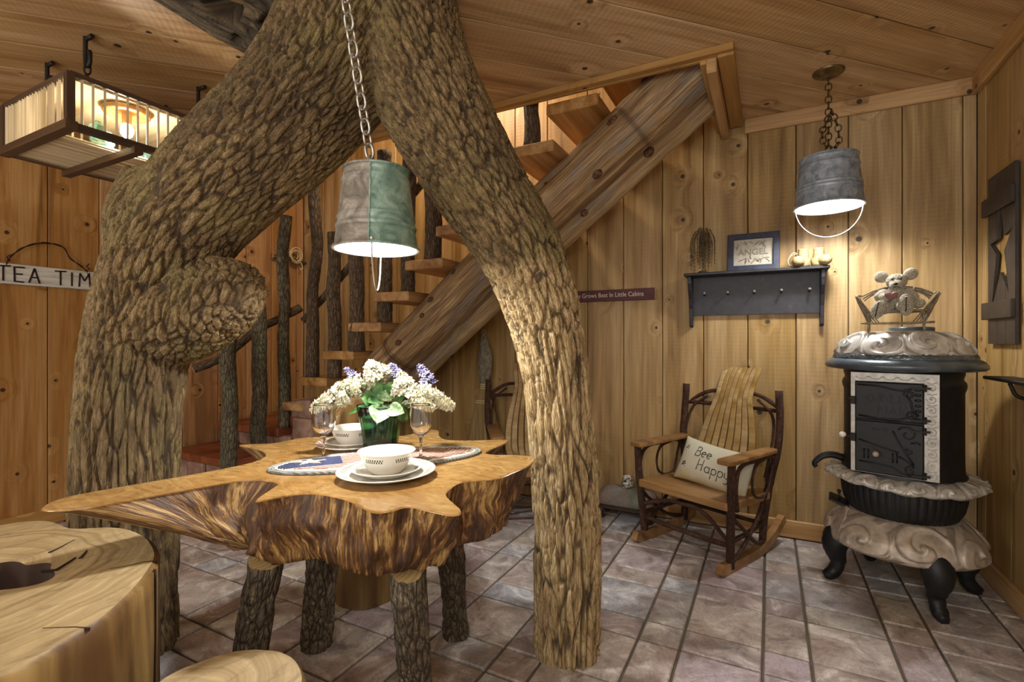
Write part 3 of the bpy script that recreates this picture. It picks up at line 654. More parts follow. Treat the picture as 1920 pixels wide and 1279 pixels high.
# walk the unseen back of the stump from the last point round to the first
arcspan = -((a0 - a1) % (2 * PI)); r0, r1 = np.linalg.norm(last), np.linalg.norm(first)
for i in range(1, 12):
    t = i / 12; a = a0 + arcspan * t; r = r0 + (r1 - r0) * t + .06 * math.sin(t * PI); sp.append((cc[0] + r * math.cos(a), cc[1] + r * math.sin(a)))
SP, _ = resample(chaikin(chaikin(np.array(sp))), 180)
hc = np.array(tuple(G(8, 1078, SZ))[:2])
HP = np.stack([hc[0] + 0 * SP[:, 0], hc[1] + 0 * SP[:, 0]], 1); dd = SP - hc; da = np.arctan2(dd[:, 1], dd[:, 0])
hr = .085 * (1 + .25 * np.sin(2 * da + 1) + .12 * np.sin(5 * da)); HP = hc + np.stack([np.cos(da), np.sin(da)], 1) * hr[:, None]
def loft(mb, rings, mi, sm=True):
    n = len(rings[0]); vs = [tuple(p) for r in rings for p in r]
    mb.add(vs, [(L * n + i, L * n + (i + 1) % n, (L + 1) * n + (i + 1) % n, (L + 1) * n + i) for L in range(len(rings) - 1) for i in range(n)], mi, sm)
def ring(P, z): return [(x_, y_, z) for x_, y_ in P]
o = thing('stump', 'big pale tree stump with dark hollow in its top, near left corner', 'stump', (cc[0], cc[1], 0))
mb = MB(); din = dd / np.linalg.norm(dd, axis=1)[:, None]
loft(mb, [ring(HP, SZ - .004), ring(HP * .5 + SP * .5, SZ), ring(SP - din * .012, SZ)], 0, False)
mb.build('cut_top', topmat('big_stump_top', hc), o, True)
mb = MB(); R_ = [ring(SP - din * .012, SZ), ring(SP, SZ - .010)]
rc = SP - cc; rcn = rc / np.linalg.norm(rc, axis=1)[:, None]; th = np.arctan2(rc[:, 1], rc[:, 0])
for L in range(1, 16):
    z = SZ - .01 - (SZ - .01) * L / 15; t = L / 15
    h = fbm(np.stack([np.cos(th) * 4, np.sin(th) * 4, np.full(len(th), z * .8)], 1), 3, 77) * .012 * t
    R_.append(ring(SP + rcn * h[:, None], z))
loft(mb, R_, 0); mb.build('side', M['stumpside'], o, True)
mb = MB(); loft(mb, [ring(HP, SZ - .004), ring(HP * .96 + hc * .04, SZ - .05), ring(HP * .8 + hc * .2, SZ - .12), ring(HP * .02 + hc * .98, SZ - .14)], 0); mb.build('hollow', M['hollow'], o, True)

M['crack'] = newmat('stump_crack', '2a1c10', .9)[0]
def crack(pts, wd):                                          # a drying crack in the cut top: a thin dark wedge
    P = [Vector(G(a, b_, SZ)) for a, b_ in pts]; vs = []
    for i, p in enumerate(P):
        t = (P[min(i + 1, len(P) - 1)] - P[max(i - 1, 0)]).normalized(); s_ = Vector((-t.y, t.x, 0)) * wd * (1 - i / len(P)); vs += [p + s_ + Vector((0, 0, .0008)), p - s_ + Vector((0, 0, .0008)), p + Vector((0, 0, -.006))]
    fs = []
    for i in range(len(P) - 1): a = 3 * i; fs += [(a, a + 1, a + 4, a + 3), (a + 1, a + 2, a + 5, a + 4), (a + 2, a, a + 3, a + 5)]
    MB().add(vs, fs).build('crack', M['crack'], o, True)
crack([(293, 1052), (270, 1054), (235, 1062), (205, 1067)], .0022); crack([(78, 1070), (105, 1068), (130, 1053), (142, 1045)], .004); crack([(92, 1036), (112, 1027), (140, 1012)], .003); crack([(150, 1047), (158, 1038), (163, 1032)], .003); crack([(168, 1178), (140, 1176), (80, 1178)], .0015)
cp = Vector(G(291, 1064, SZ)); ci = int(np.argmin(((SP - np.array((cp.x, cp.y))) ** 2).sum(1))); cq = SP[ci] + rcn[ci] * .001
MB().tube(catmull([(cq[0], cq[1], SZ - .004), (cq[0], cq[1], .45), (SP[ci + 1][0] + rcn[ci][0] * .004, SP[ci + 1][1] + rcn[ci][1] * .004, .25), (cq[0] + rcn[ci][0] * .006, cq[1] + rcn[ci][1] * .006, .02)], 16), [.0035] * 17, 8).build('crack', M['crack'], o, True)
def round_stump(name, label, cat, c, r, z, seed):
    o = thing(name, label, cat, (c[0], c[1], 0)); th = np.linspace(0, 2 * PI, 72, endpoint=False)
    def rg(rr, zz, am=.03):
        q = r * rr * (1 + fbm(np.stack([np.cos(th) * 1.5, np.sin(th) * 1.5, np.full(72, zz * .7)], 1) + seed, 3, seed) * am); return [(q[i] * math.cos(t), q[i] * math.sin(t), zz) for i, t in enumerate(th)]
    mb = MB(); loft(mb, [rg(.01, z), rg(.5, z), rg(.95, z - .001)], 0, False); mb.build('cut_top', M['stumptop'], o)
    mb = MB(); loft(mb, [rg(.95, z - .001), rg(1, z - .012)] + [rg(1 + .02 * (1 - zz / z), zz, .04) for zz in np.linspace(z - .03, 0, 10)], 0); mb.build('side', M['stumpside'], o)
    return o
c = W(960 - .558 / .93 * F, 640, .93)
round_stump('stump_stool', 'round pale stump stool at the bottom edge between big stump and table leg', 'stool', (c.x, c.y), .158, .45, 5)
# carved stump seat on the far side of the table
c = W(686, 640, 2.2); o = round_stump('stump_chair', 'carved stump chair with low back on the far side of the table', 'chair', (c.x, c.y), .135, .44, 9)
mb = MB(); A0 = math.atan2(c.y, c.x); N_ = 18
rings_ = []
for zz, rr in ((.40, 1.), (.55, 1.0), (.7, 1.04), (.84, 1.08), (.875, 1.06)):
    a_ = [(.137 * rr * math.cos(A0 + u), .137 * rr * math.sin(A0 + u), zz + (0 if zz < .8 else -.05 * abs(u) ** 2)) for u in np.linspace(-1.3, 1.3, N_)]
    b_ = [(.137 * (rr - .2) * math.cos(A0 + u), .137 * (rr - .2) * math.sin(A0 + u), zz + (0 if zz < .8 else -.05 * abs(u) ** 2)) for u in np.linspace(1.3, -1.3, N_)]
    rings_.append(a_ + b_)
loft(mb, rings_, 0); mb.add(rings_[-1], [tuple(range(2 * N_))]); mb.build('back', M['stumpside'], o)
# ------------------------------------------------------------ lamps
def metal(name, c1, c2, c3, rough=.45, mt=.85, scale=16., bs=.12):
    m, nt, b = newmat(name, rough=rough, metal=mt); v = coords(nt)
    n1 = noise(nt, v, scale, 5, .65, 1.); lk(nt, ramp(nt, n1, [(.3, c1), (.5, c2), (.7, c3)]), b.inputs['Base Color'])
    lk(nt, ramp(nt, n1, [(.3, rough + .12), (.7, rough - .08)]), b.inputs['Roughness']); bump(nt, b, n1, bs, .004); return m
M['galv'] = metal('galvanised_grey', '5d5850', '8b857b', 'b8b4aa', .5, .2)
M['galv_green'] = metal('galvanised_green', '557368', '86a79b', 'b2c8be', .5, .2)
M['galv_blue'] = metal('galvanised_blue', '6a7480', '96a1ad', 'bfc7cf', .5, .3, 20.)
M['zinc'] = newmat('zinc_chain', 'b9b7b0', .35, .8)[0]
M['bronze'] = newmat('bronze_chain', '5a4a34', .4, .8)[0]
M['enamel'] = newmat('white_enamel', 'f4f4f2', .45)[0]
M['wire'] = newmat('handle_wire', 'c8c6c0', .35, .6)[0]
M['iron'] = newmat('black_iron', '231d18', .55, .3)[0]
def emit(name, col, st):
    m, nt, b = newmat(name, col); b.inputs['Emission Color'].default_value = hx(col); b.inputs['Emission Strength'].default_value = st; return m
M['bulb'] = emit('lit_bulb', 'ffffff', 10.); M['bulb_w'] = emit('lit_bulb_warm', 'fff0d0', 60.)
lcache = {}
def link_mesh(L, wd, r, mat):
    k = (L, wd, r, mat.name)
    if k not in lcache:
        q = (L - wd) / 2; pts = [(q + wd / 2 * math.cos(t), wd / 2 * math.sin(t), 0) for t in np.linspace(-PI / 2, PI / 2, 6)] + [(-q + wd / 2 * math.cos(t), wd / 2 * math.sin(t), 0) for t in np.linspace(PI / 2, 1.5 * PI, 6)]
        lcache[k] = MB().tube(pts, r, 6, closed=True, caps=False).mesh('chain_link', mat)
    return lcache[k]
def chain(pts, L, wd, r, mat, parent):
    pts = [Vector(p) for p in pts]; me = link_mesh(L, wd, r, mat); pitch = L - 2.4 * r
    D = [(b_ - a).length for a, b_ in zip(pts, pts[1:])]; tot = sum(D); n = max(1, int(tot / pitch))
    for i in range(n):
        s_ = (i + .5) / n * tot; k = 0
        while k < len(D) - 1 and s_ > D[k]: s_ -= D[k]; k += 1
        p = pts[k].lerp(pts[k + 1], s_ / D[k]); x = (pts[k + 1] - pts[k]).normalized(); h_ = Vector((1, 0, 0)) if abs(x.z) > .5 else Vector((0, 0, 1))
        y = h_.cross(x).normalized(); z = x.cross(y)
        if i % 2: y, z = z, -y
        o = link('chain_link', me, parent); mm = Matrix((x, y, z)).transposed().to_4x4(); mm.translation = p
        o.matrix_basis = mw(parent).inverted() @ mm
def bucket(name, label, loc, r0, r1, h, bands_, sheets, rz, handle, power, tilt=(0, 0)):
    t = thing(name, label, 'lamp', loc, rot=(tilt[0], tilt[1], rz))
    pr = [(r0 + .006, 0), (r0 + .008, .004), (r0 + .003, .009)]
    N_ = 14
    for i in range(N_ + 1):
        z = .012 + (h - .014) * i / N_; pr.append((r0 + (r1 - r0) * z / h, z))
    for zb in bands_: pr += [(r0 + (r1 - r0) * zb / h + dr, zb + dz) for dr, dz in ((0.0002, -.007), (.004, -.003), (.004, .003), (.0002, .007))]
    pr = sorted(pr[3:], key=lambda q: q[1]); pr = [(r0 + .006, 0), (r0 + .008, .004), (r0 + .003, .009)] + pr + [(r1 + .004, h - .003), (r1 + .004, h + .004), (r1 - .004, h + .004), (r1 - .006, h - .01), (0, h - .012)]
    a = -PI / 2
    for i, m_ in enumerate(sheets):
        MB().lathe(pr, 28, a0=a + PI * 2 / len(sheets) * i, a1=a + PI * 2 / len(sheets) * (i + 1)).build('metal_sheet', m_, t)
    if len(sheets) > 1: MB().bar((0, -(r0 + .001), .008), (0, -(r1 + .001), h - .004), .012, .004, up=(1, 0, 0)).build('seam', sheets[0], t)
    MB().lathe([(r0 + .005, .001), (r0 - .003, .001), (r1 - .004, h - .02), (0, h - .02)], 40).build('white_lining', M['enamel'], t)
    b_ = MB().ball((0, 0, h * .48), (.03, .03, .036), 16).build('bulb', M['bulb'], t)
    MB().lathe([(.018, 0), (.018, .05), (.012, .075)], 12, c=(0, 0, h * .48 + .03)).build('socket', M['enamel'], t)
    hx_, hy_, drop = handle
    pts = [(hx_ * math.cos(u), hy_ * math.cos(u), -drop * math.sin(u) + .012) for u in np.linspace(0, PI, 25)]
    MB().tube(pts, .0026, 6).build('wire_handle', M['wire'], t)
    for s_ in (1, -1): MB().ball((s_ * hx_ * 1.0, s_ * hy_ * 1.0, .014), .008, 8).build('handle_ear', M['wire'], t)
    l = light('bucket_bulb', (0, 0, h * .33), power, (1, .98, .95), .045); l.parent = t
    return t
p1 = W(706, 470, 1.585)
b1 = bucket('bucket_lamp', 'old grey and green bucket lamp hung on a zinc chain above the dining table', p1, .131, .101, .252, (.215, .098, .070), [M['galv_green'], M['galv']], YAW + .1, (-.008, .13, .14), 40, (.0, .0))
top = Vector(W(698, 318, 1.575)); up_ = Vector(W(648, 0, 1.45)) - top; tip = top + up_ * ((H - top.z) / up_.z)
chain([top, tip], .046, .030, .0042, M['zinc'], b1)
MB().tube([mw(b1).inverted() @ Vector(W(*q)) for q in ((712, 322, 1.575), (716, 300, 1.575), (714, 282, 1.575))], .005, 8).build('cord_end', M['iron'], b1)
MB().lathe([(0, 0), (.03, .0), (.03, -.008), (.012, -.03), (0, -.03)], 16, c=tuple(mw(b1).inverted() @ tip)).build('ceiling_plate', M['zinc'], b1)
c2 = Vector((.262, 2.85, H)); p2 = Vector((c2.x, c2.y, 1.775))
b2 = bucket('bucket_lamp', 'grey blue bucket lamp on a bronze chain in front of the back wall', p2, .147, .122, .24, (.195, .105, .085), [M['galv_blue']], YAW + .25, (.115, -.085, .155), 27, (0, 0))
chain([(c2.x, c2.y, H - .03), (p2.x, p2.y, p2.z + .242)], .036, .026, .0032, M['bronze'], b2)
chain([(c2.x + .01, c2.y - .01, 2.24), (c2.x - .03, c2.y - .03, 2.14), (c2.x - .025, c2.y - .03, 2.09), (c2.x + .005, c2.y - .01, 2.04)], .033, .025, .0032, M['bronze'], b2)
chain([(c2.x + .01, c2.y - .01, 2.25), (c2.x + .04, c2.y + .0, 2.16), (c2.x + .045, c2.y + .01, 2.09), (c2.x + .01, c2.y - .01, 2.045)], .033, .025, .0032, M['bronze'], b2)
MB().lathe([(.068, 0), (.068, -.006), (.06, -.012), (.05, -.012), (.044, -.022), (.03, -.022), (.022, -.034), (0, -.036)], 32, c=tuple(mw(b2).inverted() @ c2)).build('canopy', metal('canopy_brass', '4a3d24', '776543', '9a8860', .4, .8), b2)

# crate lamp of tobacco sticks, hung by four hooks
M['stick'] = pine('tobacco_stick', 'a58c66', 'cdb78f', 'e6d6b4', saw=0, knots=.05); M['crate'] = pine('crate_wood', '34251a', '4d3826', '664c34', saw=0, knots=.1)
x0, x1, y0, y1, z0, z1 = -3.105, -2.485, .938, 1.75, 1.99, 2.20
cl = thing('crate_lamp', 'tobacco stick crate lamp hung below the ceiling by iron hooks', 'lamp', ((x0 + x1) / 2, (y0 + y1) / 2, z0))
def wb_(name, a, b_, wd, th, mat, par=cl, up=(0, 0, 1), bev=.0):
    a, b_ = Vector(a), Vector(b_); x = (b_ - a).normalized(); y = Vector(up).cross(x).normalized(); z = x.cross(y)
    o = MB().box((0, 0, 0), ((b_ - a).length, wd, th)).build(name, mat, par, bev=bev); mm = Matrix((x, y, z)).transposed().to_4x4(); mm.translation = (a + b_) / 2
    o.matrix_basis = mw(par).inverted() @ mm; return o
for yy in (y0, y1):
    wb_('rail', (x0 - .02, yy, z0), (x1 + .02, yy, z0), .04, .034, M['crate']); wb_('rail', (x0, yy, z1), (x1, yy, z1), .02, .02, M['crate'])
    for xx in (x0, x1): wb_('corner_post', (xx, yy, z0), (xx, yy, z1), .028, .028, M['crate'], up=(1, 0, 0))
for xx in (x0, x1):
    wb_('rail', (xx, y0, z0), (xx, y1, z0), .034, .026, M['crate']); wb_('rail', (xx, y0, z1), (xx, y1, z1), .02, .02, M['crate'])
wb_('top_board', (x0 + .01, (y0 + y1) / 2, z1 - .012), (x1 - .01, (y0 + y1) / 2, z1 - .012), y1 - y0 - .02, .012, M['stick'])
def sticks(n, f, mat=None):
    for i in range(n):
        a, b_ = f((i + 1) / (n + 1)); j = Vector((RR.uniform(-.003, .003), RR.uniform(-.003, .003), 0))
        wb_('stick', Vector(a) + j, Vector(b_) + j, RR.uniform(.0085, .011), .009, M['stick'], up=(.3, .7, .2))
sticks(22, lambda t: ((x0 + (x1 - x0) * t, y0, z0 + .01), (x0 + (x1 - x0) * t, y0, z1 - .005)))
sticks(19, lambda t: ((x1, y0 + (y1 - y0) * t, z0 + .01), (x1, y0 + (y1 - y0) * t, z1 - .005)))
sticks(19, lambda t: ((x0, y0 + (y1 - y0) * t, z0 + .01), (x0, y0 + (y1 - y0) * t, z1 - .005)))
sticks(22, lambda t: ((x0 + (x1 - x0) * t, y1, z0 + .01), (x0 + (x1 - x0) * t, y1, z1 - .005)))
sticks(22, lambda t: ((x0 + .03 + (x1 - x0 - .14) * t, y0 + .01, z0 - .006), (x0 + .03 + (x1 - x0 - .14) * t, y1 - .01, z0 - .006)))
wb_('cross_bar', (x0 - .03, 1.17, z0 - .026), (x1 + .03, 1.17, z0 - .026), .035, .03, M['crate']); wb_('cross_bar', (-2.62, 1.30, z0 - .026), (x1 + .03, 1.30, z0 - .026), .04, .03, M['crate'])
wb_('cross_bar', (x0 - .03, 1.42, z0 - .026), (-2.96, 1.42, z0 - .026), .035, .03, M['crate']); wb_('cross_bar', (x0 - .03, 1.62, z0 - .026), (x1 + .03, 1.62, z0 - .026), .035, .03, M['crate'])
cb = Vector((-2.60, 1.19, 2.085)); L0 = mw(cl).inverted()
MB().ball(tuple(L0 @ cb), (.026, .026, .034), 14).build('bulb', M['bulb_w'], cl)
MB().lathe([(.09, .092), (.09, .075), (.07, .07), (.06, .085), (.02, .085), (.018, .03)], 28, c=tuple(L0 @ cb)).build('rosette', M['tread'], cl)
m, nt, b = newmat('aqua_glass', '9fd8cc', .05); b.inputs['Transmission Weight'].default_value = .9; M['aqua'] = m
for dx, dy in ((.0, -.11), (-.09, -.04), (-.16, .16)):
    MB().lathe([(0, 0), (.026, 0), (.03, .01), (.026, .02), (.032, .03), (.03, .06), (.02, .085), (0, .09)], 18, c=tuple(L0 @ Vector((cb.x + dx, cb.y + dy, z0 + .006)))).build('glass_insulator', M['aqua'], cl)
lb = light('crate_bulb', (cb.x, cb.y, cb.z - .045), 7, (1, .93, .80), .03)
for hxp, hyp in ((-2.62, 1.044), (-3.03, 1.06), (-2.62, 1.52), (-3.03, 1.55)):
    q = [(hxp, hyp, H), (hxp, hyp, H - .03), (hxp, hyp, H - .10), (hxp + .012, hyp, H - .13), (hxp + .035, hyp, H - .125), (hxp + .04, hyp, H - .09), (hxp + .035, hyp, H - .07)]
    MB().tube([L0 @ Vector(p) for p in catmull(q, 18)], .009, 8).tube([L0 @ Vector((hxp, hyp, H - .012)), L0 @ Vector((hxp + .06, hyp, H - .012))], .009, 8).build('hook', M['iron'], cl)
    chain([(hxp + .02, hyp, H - .125), (min(max(hxp, x0), x1), hyp, z1)], .04, .022, .004, M['iron'], cl)
# ------------------------------------------------------------ bentwood chairs
def strip(mb, P, wd, th, side, mi=0):
    P = np.array([tuple(p) for p in P], float); T = np.gradient(P, axis=0); T /= np.linalg.norm(T, axis=1)[:, None]; n = len(P); vs = []
    wv = np.full(n, wd) if np.isscalar(wd) else np.interp(np.linspace(0, 1, n), np.linspace(0, 1, len(wd)), wd)
    for i in range(n):
        s_ = np.array(side, float); s_ = s_ - T[i] * s_.dot(T[i]); s_ /= np.linalg.norm(s_); nn = np.cross(T[i], s_)
        for a, c in ((-1, -1), (1, -1), (1, 1), (-1, 1)): vs.append(P[i] + s_ * a * wv[i] / 2 + nn * c * th / 2)
    fs = [(i * 4 + j, i * 4 + (j + 1) % 4, i * 4 + 4 + (j + 1) % 4, i * 4 + 4 + j) for i in range(n - 1) for j in range(4)]
    k = [(0, 0, 0)] * len(vs)
    return mb.add(vs, fs + [(3, 2, 1, 0), tuple(range(4 * n - 4, 4 * n))], mi)
def oak(name, d, m_, l, rough=.38):
    return pine(name, d, m_, l, rough=rough, saw=0, knots=0, var=.2)
M['oak'] = oak('oak_seat', '654727', '936c3f', 'b08b5a'); M['slat'] = oak('ash_slat', '7d6438', 'a98a56', 'c9b07e', .33)
def twig(mb, P, r, n=14, seg=8, seed=0, cap=True):
    Q = catmull(P, n); mb.tube(Q, r, seg, 0, True, 1, noise=.0015 if seg > 6 else 0, nf=(90, 26), seed=seed); return mb
def bent_chair(name, label, cat, loc, rz, rock, group):
    t = thing(name, label, cat, loc, rz, group); TW = [M['twig'], M['end']]
    sx = .262
    mb = MB(); o_ = [(-.275, -.045), (-.255, -.058), (.255, -.058), (.275, -.045), (.265, .40), (-.265, .40)]
    mb.prism(o_, .302, .345); ob = mb.build('seat', M['oak'], t, bev=.008, bseg=2); ob.rotation_euler = (-.05, 0, 0)
    for s in (-1, 1):
        twig(MB(), [(s * .255, .005, .022), (s * .262, -.005, .18), (s * .272, -.02, .35), (s * .28, -.025, .53)], .0195, seg=10, seed=3 + s).build('front_leg', TW, t, attr=True)
        twig(MB(), [(s * .235, .36, .04), (s * .24, .375, .2), (s * .255, .395, .36), (s * .285, .425, .55), (s * .288, .445, .7), (s * .28, .452, .86)], .0205, 18, 10, seed=8 + s).build('back_post', TW, t, attr=True)
        mb = MB(); a = [(s * .262 + dx, y) for dx, y in ((-.03, -.075), (.03, -.075), (.042, -.05), (.036, .40), (-.02, .42), (-.034, .36), (-.042, -.05))]
        if s < 0: a = [(x, y) for x, y in a]
        mb.prism(a, .532, .556); mb.build('arm_rest', M['oak'], t, bev=.006, bseg=2)
        for k, (q, r) in enumerate(((([(s * .28, .02, .30), (s * .285, .0, .42), (s * .283, .05, .51), (s * .283, .2, .522), (s * .285, .36, .52), (s * .28, .40, .47), (s * .262, .41, .36)]), .0115),
                                   (([(s * .283, .30, .52), (s * .285, .2, .50), (s * .286, .16, .44), (s * .284, .17, .36), (s * .28, .24, .325), (s * .28, .32, .34), (s * .284, .35, .41), (s * .284, .38, .50)]), .008))):
            twig(MB(), q, r, 24, 7, 20 + k).build('arm_hoop', TW, t, attr=True)
        twig(MB(), [(s * .262, .0, .04), (s * .27, .12, .12), (s * .268, .25, .22), (s * .25, .39, .36)], .011, 14, 7, 31).build('side_brace', TW, t, attr=True)
        twig(MB(), [(s * .268, .0, .27), (s * .272, .1, .19), (s * .268, .22, .10), (s * .245, .36, .06)], .011, 14, 7, 33).build('side_brace', TW, t, attr=True)
        twig(MB(), [(s * .262, -.01, .15), (s * .255, .18, .155), (s * .24, .37, .16)], .012, 10, 7, 35).build('side_stretcher', TW, t, attr=True)
        if rock:
            mb = MB(); strip(mb, catmull([(s * .252, -.085, .04), (s * .252, -.05, .028), (s * .25, .1, .022), (s * .246, .3, .03), (s * .24, .46, .07), (s * .236, .585, .135)], 22), [.05, .055, .05, .044], .036, (0, 0, 1))
            mb.build('rocker', M['oak'], t, bev=.006)
    twig(MB(), [(-.262, -.005, .20), (-.1, -.012, .262), (0, -.012, .27), (.12, -.012, .26), (.262, -.005, .14)], .011, 14, 7, 41).build('front_hoop', TW, t, attr=True)
    twig(MB(), [(-.26, .0, .13), (0, .01, .12), (.26, .0, .13)], .013, 10, 7, 42).build('front_stretcher', TW, t, attr=True)
    twig(MB(), [(-.24, .37, .15), (0, .375, .145), (.24, .37, .15)], .013, 10, 7, 43).build('back_stretcher', TW, t, attr=True)
    for z, y, dz in ((.745, .462, 0), (.80, .470, .05)):
        twig(MB(), [(-.275, y, z - dz), (-.15, y + .028, z + dz * .4), (0, y + .032, z + dz * .4), (.15, y + .028, z + dz * .4), (.29, y, z - dz)], .0115, 14, 7, 44).build('back_rail', TW, t, attr=True)
    twig(MB(), [(-.25, .36, .40), (-.262, .42, .60), (-.24, .46, .72), (-.15, .485, .795)], .008, 12, 7, 46).build('back_brace', TW, t, attr=True)
    twig(MB(), [(.25, .36, .40), (.262, .42, .60), (.24, .46, .72), (.15, .485, .795)], .008, 12, 7, 47).build('back_brace', TW, t, attr=True)
    for i in range(8):
        u = (i - 3.5) / 3.5
        P = catmull([(u * .125, .30, .325), (u * .155, .345, .40), (u * .150 + .006, .405, .55), (u * .122 + .012, .440, .70), (u * .098 + .015, .468, .80), (u * .10 + .018, .52, .90), (u * .10 + .02, .57, .965)], 18)
        mb = MB(); strip(mb, P, [.036, .037, .032, .026, .0245, .0245], .011, (1, 0, 0)); ob = mb.build('slat', M['slat'], t, bev=.002)
    return t
fl_, fr_ = Vector((-.630, 2.835, 0)), Vector((-.160, 2.610, 0))
mid = (fl_ + fr_) / 2; rz = math.atan2((fr_ - fl_).y, (fr_ - fl_).x)
rc = bent_chair('rocking_chair', 'bent hickory rocking chair with slatted back by the back wall', 'chair', mid, rz, True, None)
p = G(1012, 985); bent_chair('bentwood_chair', 'bent hickory slat chair half hidden behind the right tree leg', 'chair', (p.x, p.y, 0), YAW + .12, False, None)

# pillow on the rocking chair
def fabric():
    m, nt, b = newmat('pillow_cloth', rough=.9); v = nd(nt, 'TexCoord').outputs['Object']; z = nd(nt, 'SeparateXYZ', {0: v}).outputs['Y']
    n = noise(nt, v, 9., 3); t = mth(nt, 'MULTIPLY_ADD', n, .06, z)
    c = mix(nt, ramp(nt, mth(nt, 'MULTIPLY_ADD', t, 3., .5), [(.2, 1.), (.42, 0.)]), 'd6d3bd', 'b8985a'); c = mix(nt, mth(nt, 'MULTIPLY', noise(nt, v, 240., 2), .22), c, '8a8468')
    lk(nt, c, b.inputs['Base Color']); bump(nt, b, noise(nt, v, 300., 2), .3, .002); return m
M['pillow'] = fabric(); M['ink'] = newmat('stitching', '2b2a26', .8)[0]
PW, PH, PT = .215, .125, .062
def psurf(u, v): return PT * (max(0, 1 - abs(u) ** 2.6) ** .55) * (max(0, 1 - abs(v) ** 2.4) ** .55)
def pxy(u, v): return u * PW * (1 - .05 * (1 - v * v)) + 0, v * PH * (1 - .10 * (1 - abs(u) ** 2))
pm = mw(rc) @ Matrix.Translation((.045, .215, .437)) @ Matrix.Rotation(PI / 2 - .42, 4, 'X') @ Matrix.Rotation(-.10, 4, 'Z')
pl = thing('pillow', 'cream pillow reading Bee Happy lying on the rocking chair', 'pillow', pm.translation, rot=pm.to_euler())
mb = MB(); n1, n2 = 28, 18; vs = []
for sg in (1, -1):
    for i in range(n1 + 1):
        for j in range(n2 + 1):
            u, v = -1 + 2 * i / n1, -1 + 2 * j / n2; u, v = math.sin(u * PI / 2), math.sin(v * PI / 2); x, y = pxy(u, v); vs.append((x, y, sg * psurf(u, v)))
m_ = (n1 + 1) * (n2 + 1)
for o_ in (0, m_): mb_f = [(o_ + i * (n2 + 1) + j, o_ + (i + 1) * (n2 + 1) + j, o_ + (i + 1) * (n2 + 1) + j + 1, o_ + i * (n2 + 1) + j + 1) for i in range(n1) for j in range(n2)]; mb.add(vs if o_ == 0 else [], [], 0); mb.f += mb_f; mb.m += [0] * len(mb_f); mb.s += [True] * len(mb_f)
mb.build('cushion', M['pillow'], pl)
def arc(cx, cy, rx, ry, a, b_, n=8): return [(cx + rx * math.cos(math.radians(a + (b_ - a) * i / n)), cy + ry * math.sin(math.radians(a + (b_ - a) * i / n))) for i in range(n + 1)]
GL = {'B': [[(0, 0), (.08, 1)], [(.08, 1)] + arc(.3, .77, .24, .23, 90, -90) + [(.04, .54)], [(.3, .54)] + arc(.3, .27, .3, .27, 90, -90) + [(0, 0)]],
      'e': [[(.05, .3), (.5, .34)] + arc(.28, .3, .24, .28, 10, 300, 12)], 'H': [[(0, 0), (.1, 1.1)], [(.55, 0), (.62, 1.1)], [(.04, .52), (.6, .58)]],
      'a': [arc(.28, .28, .26, .27, 40, 330, 12), [(.54, .56), (.52, .1), (.6, 0)]], 'p': [[(.06, .55), (0, -.45)], arc(.28, .27, .25, .28, 150, -150, 12)],
      'y': [[(0, .55), (.05, .15), (.25, .05), (.45, .25)], [(.52, .55), (.45, -.1), (.3, -.45), (.05, -.4)]],
      'T': [[(.3, 0), (.3, 1)], [(-.05, .98), (.66, 1.02)]], 'E': [[(.06, 0), (.04, 1)], [(.04, .98), (.62, 1.0)], [(.06, .52), (.5, .54)], [(.06, .02), (.58, 0)]],
      'A': [[(0, 0), (.32, 1.02)], [(.32, 1.02), (.62, 0)], [(.12, .38), (.5, .38)]], 'I': [[(.15, 0), (.15, 1)]], 'M': [[(0, 0), (.06, 1)], [(.06, 1), (.36, .45)], [(.36, .45), (.66, 1)], [(.66, 1), (.74, 0)]]}
ADV = {'B': .72, 'e': .64, 'H': .86, 'a': .72, 'p': .66, 'y': .66}
tx = MB()
def pwrite(txt, x, y, s):
    for ch in txt:
        for st_ in GL[ch]:
            P = []
            for gx, gy in st_:
                X, Y = x + gx * s, y + gy * s; u, v = X / PW / .95, Y / PH / .92; P.append((X, Y, psurf(u, v) + .0012))
            tx.tube(P, .0022, 5, sm=True)
        x += ADV[ch] * s
pwrite('Bee', -.095, .026, .052); pwrite('Happy', -.062, -.048, .056)
tx.build('lettering', M['ink'], pl)
for k, (bx_, by_) in enumerate(((-.155, -.04), (.10, .035), (-.165, .058))):
    mb = MB(); s_ = .8 if k == 2 else 1
    for dx, dy, rx, ry in ((0, 0, .010, .006), (.012, .004, .006, .005), (-.003, .012, .005, .008), (.008, .014, .005, .008), (-.014, -.006, .004, .003), (.012, -.01, .003, .004)):
        X, Y = bx_ + dx * s_, by_ + dy * s_; mb.ball((X, Y, psurf(X / PW / .95, Y / PH / .92)), (rx * s_, ry * s_, .002), 8)
    mb.build('bee_print', M['ink'], pl)

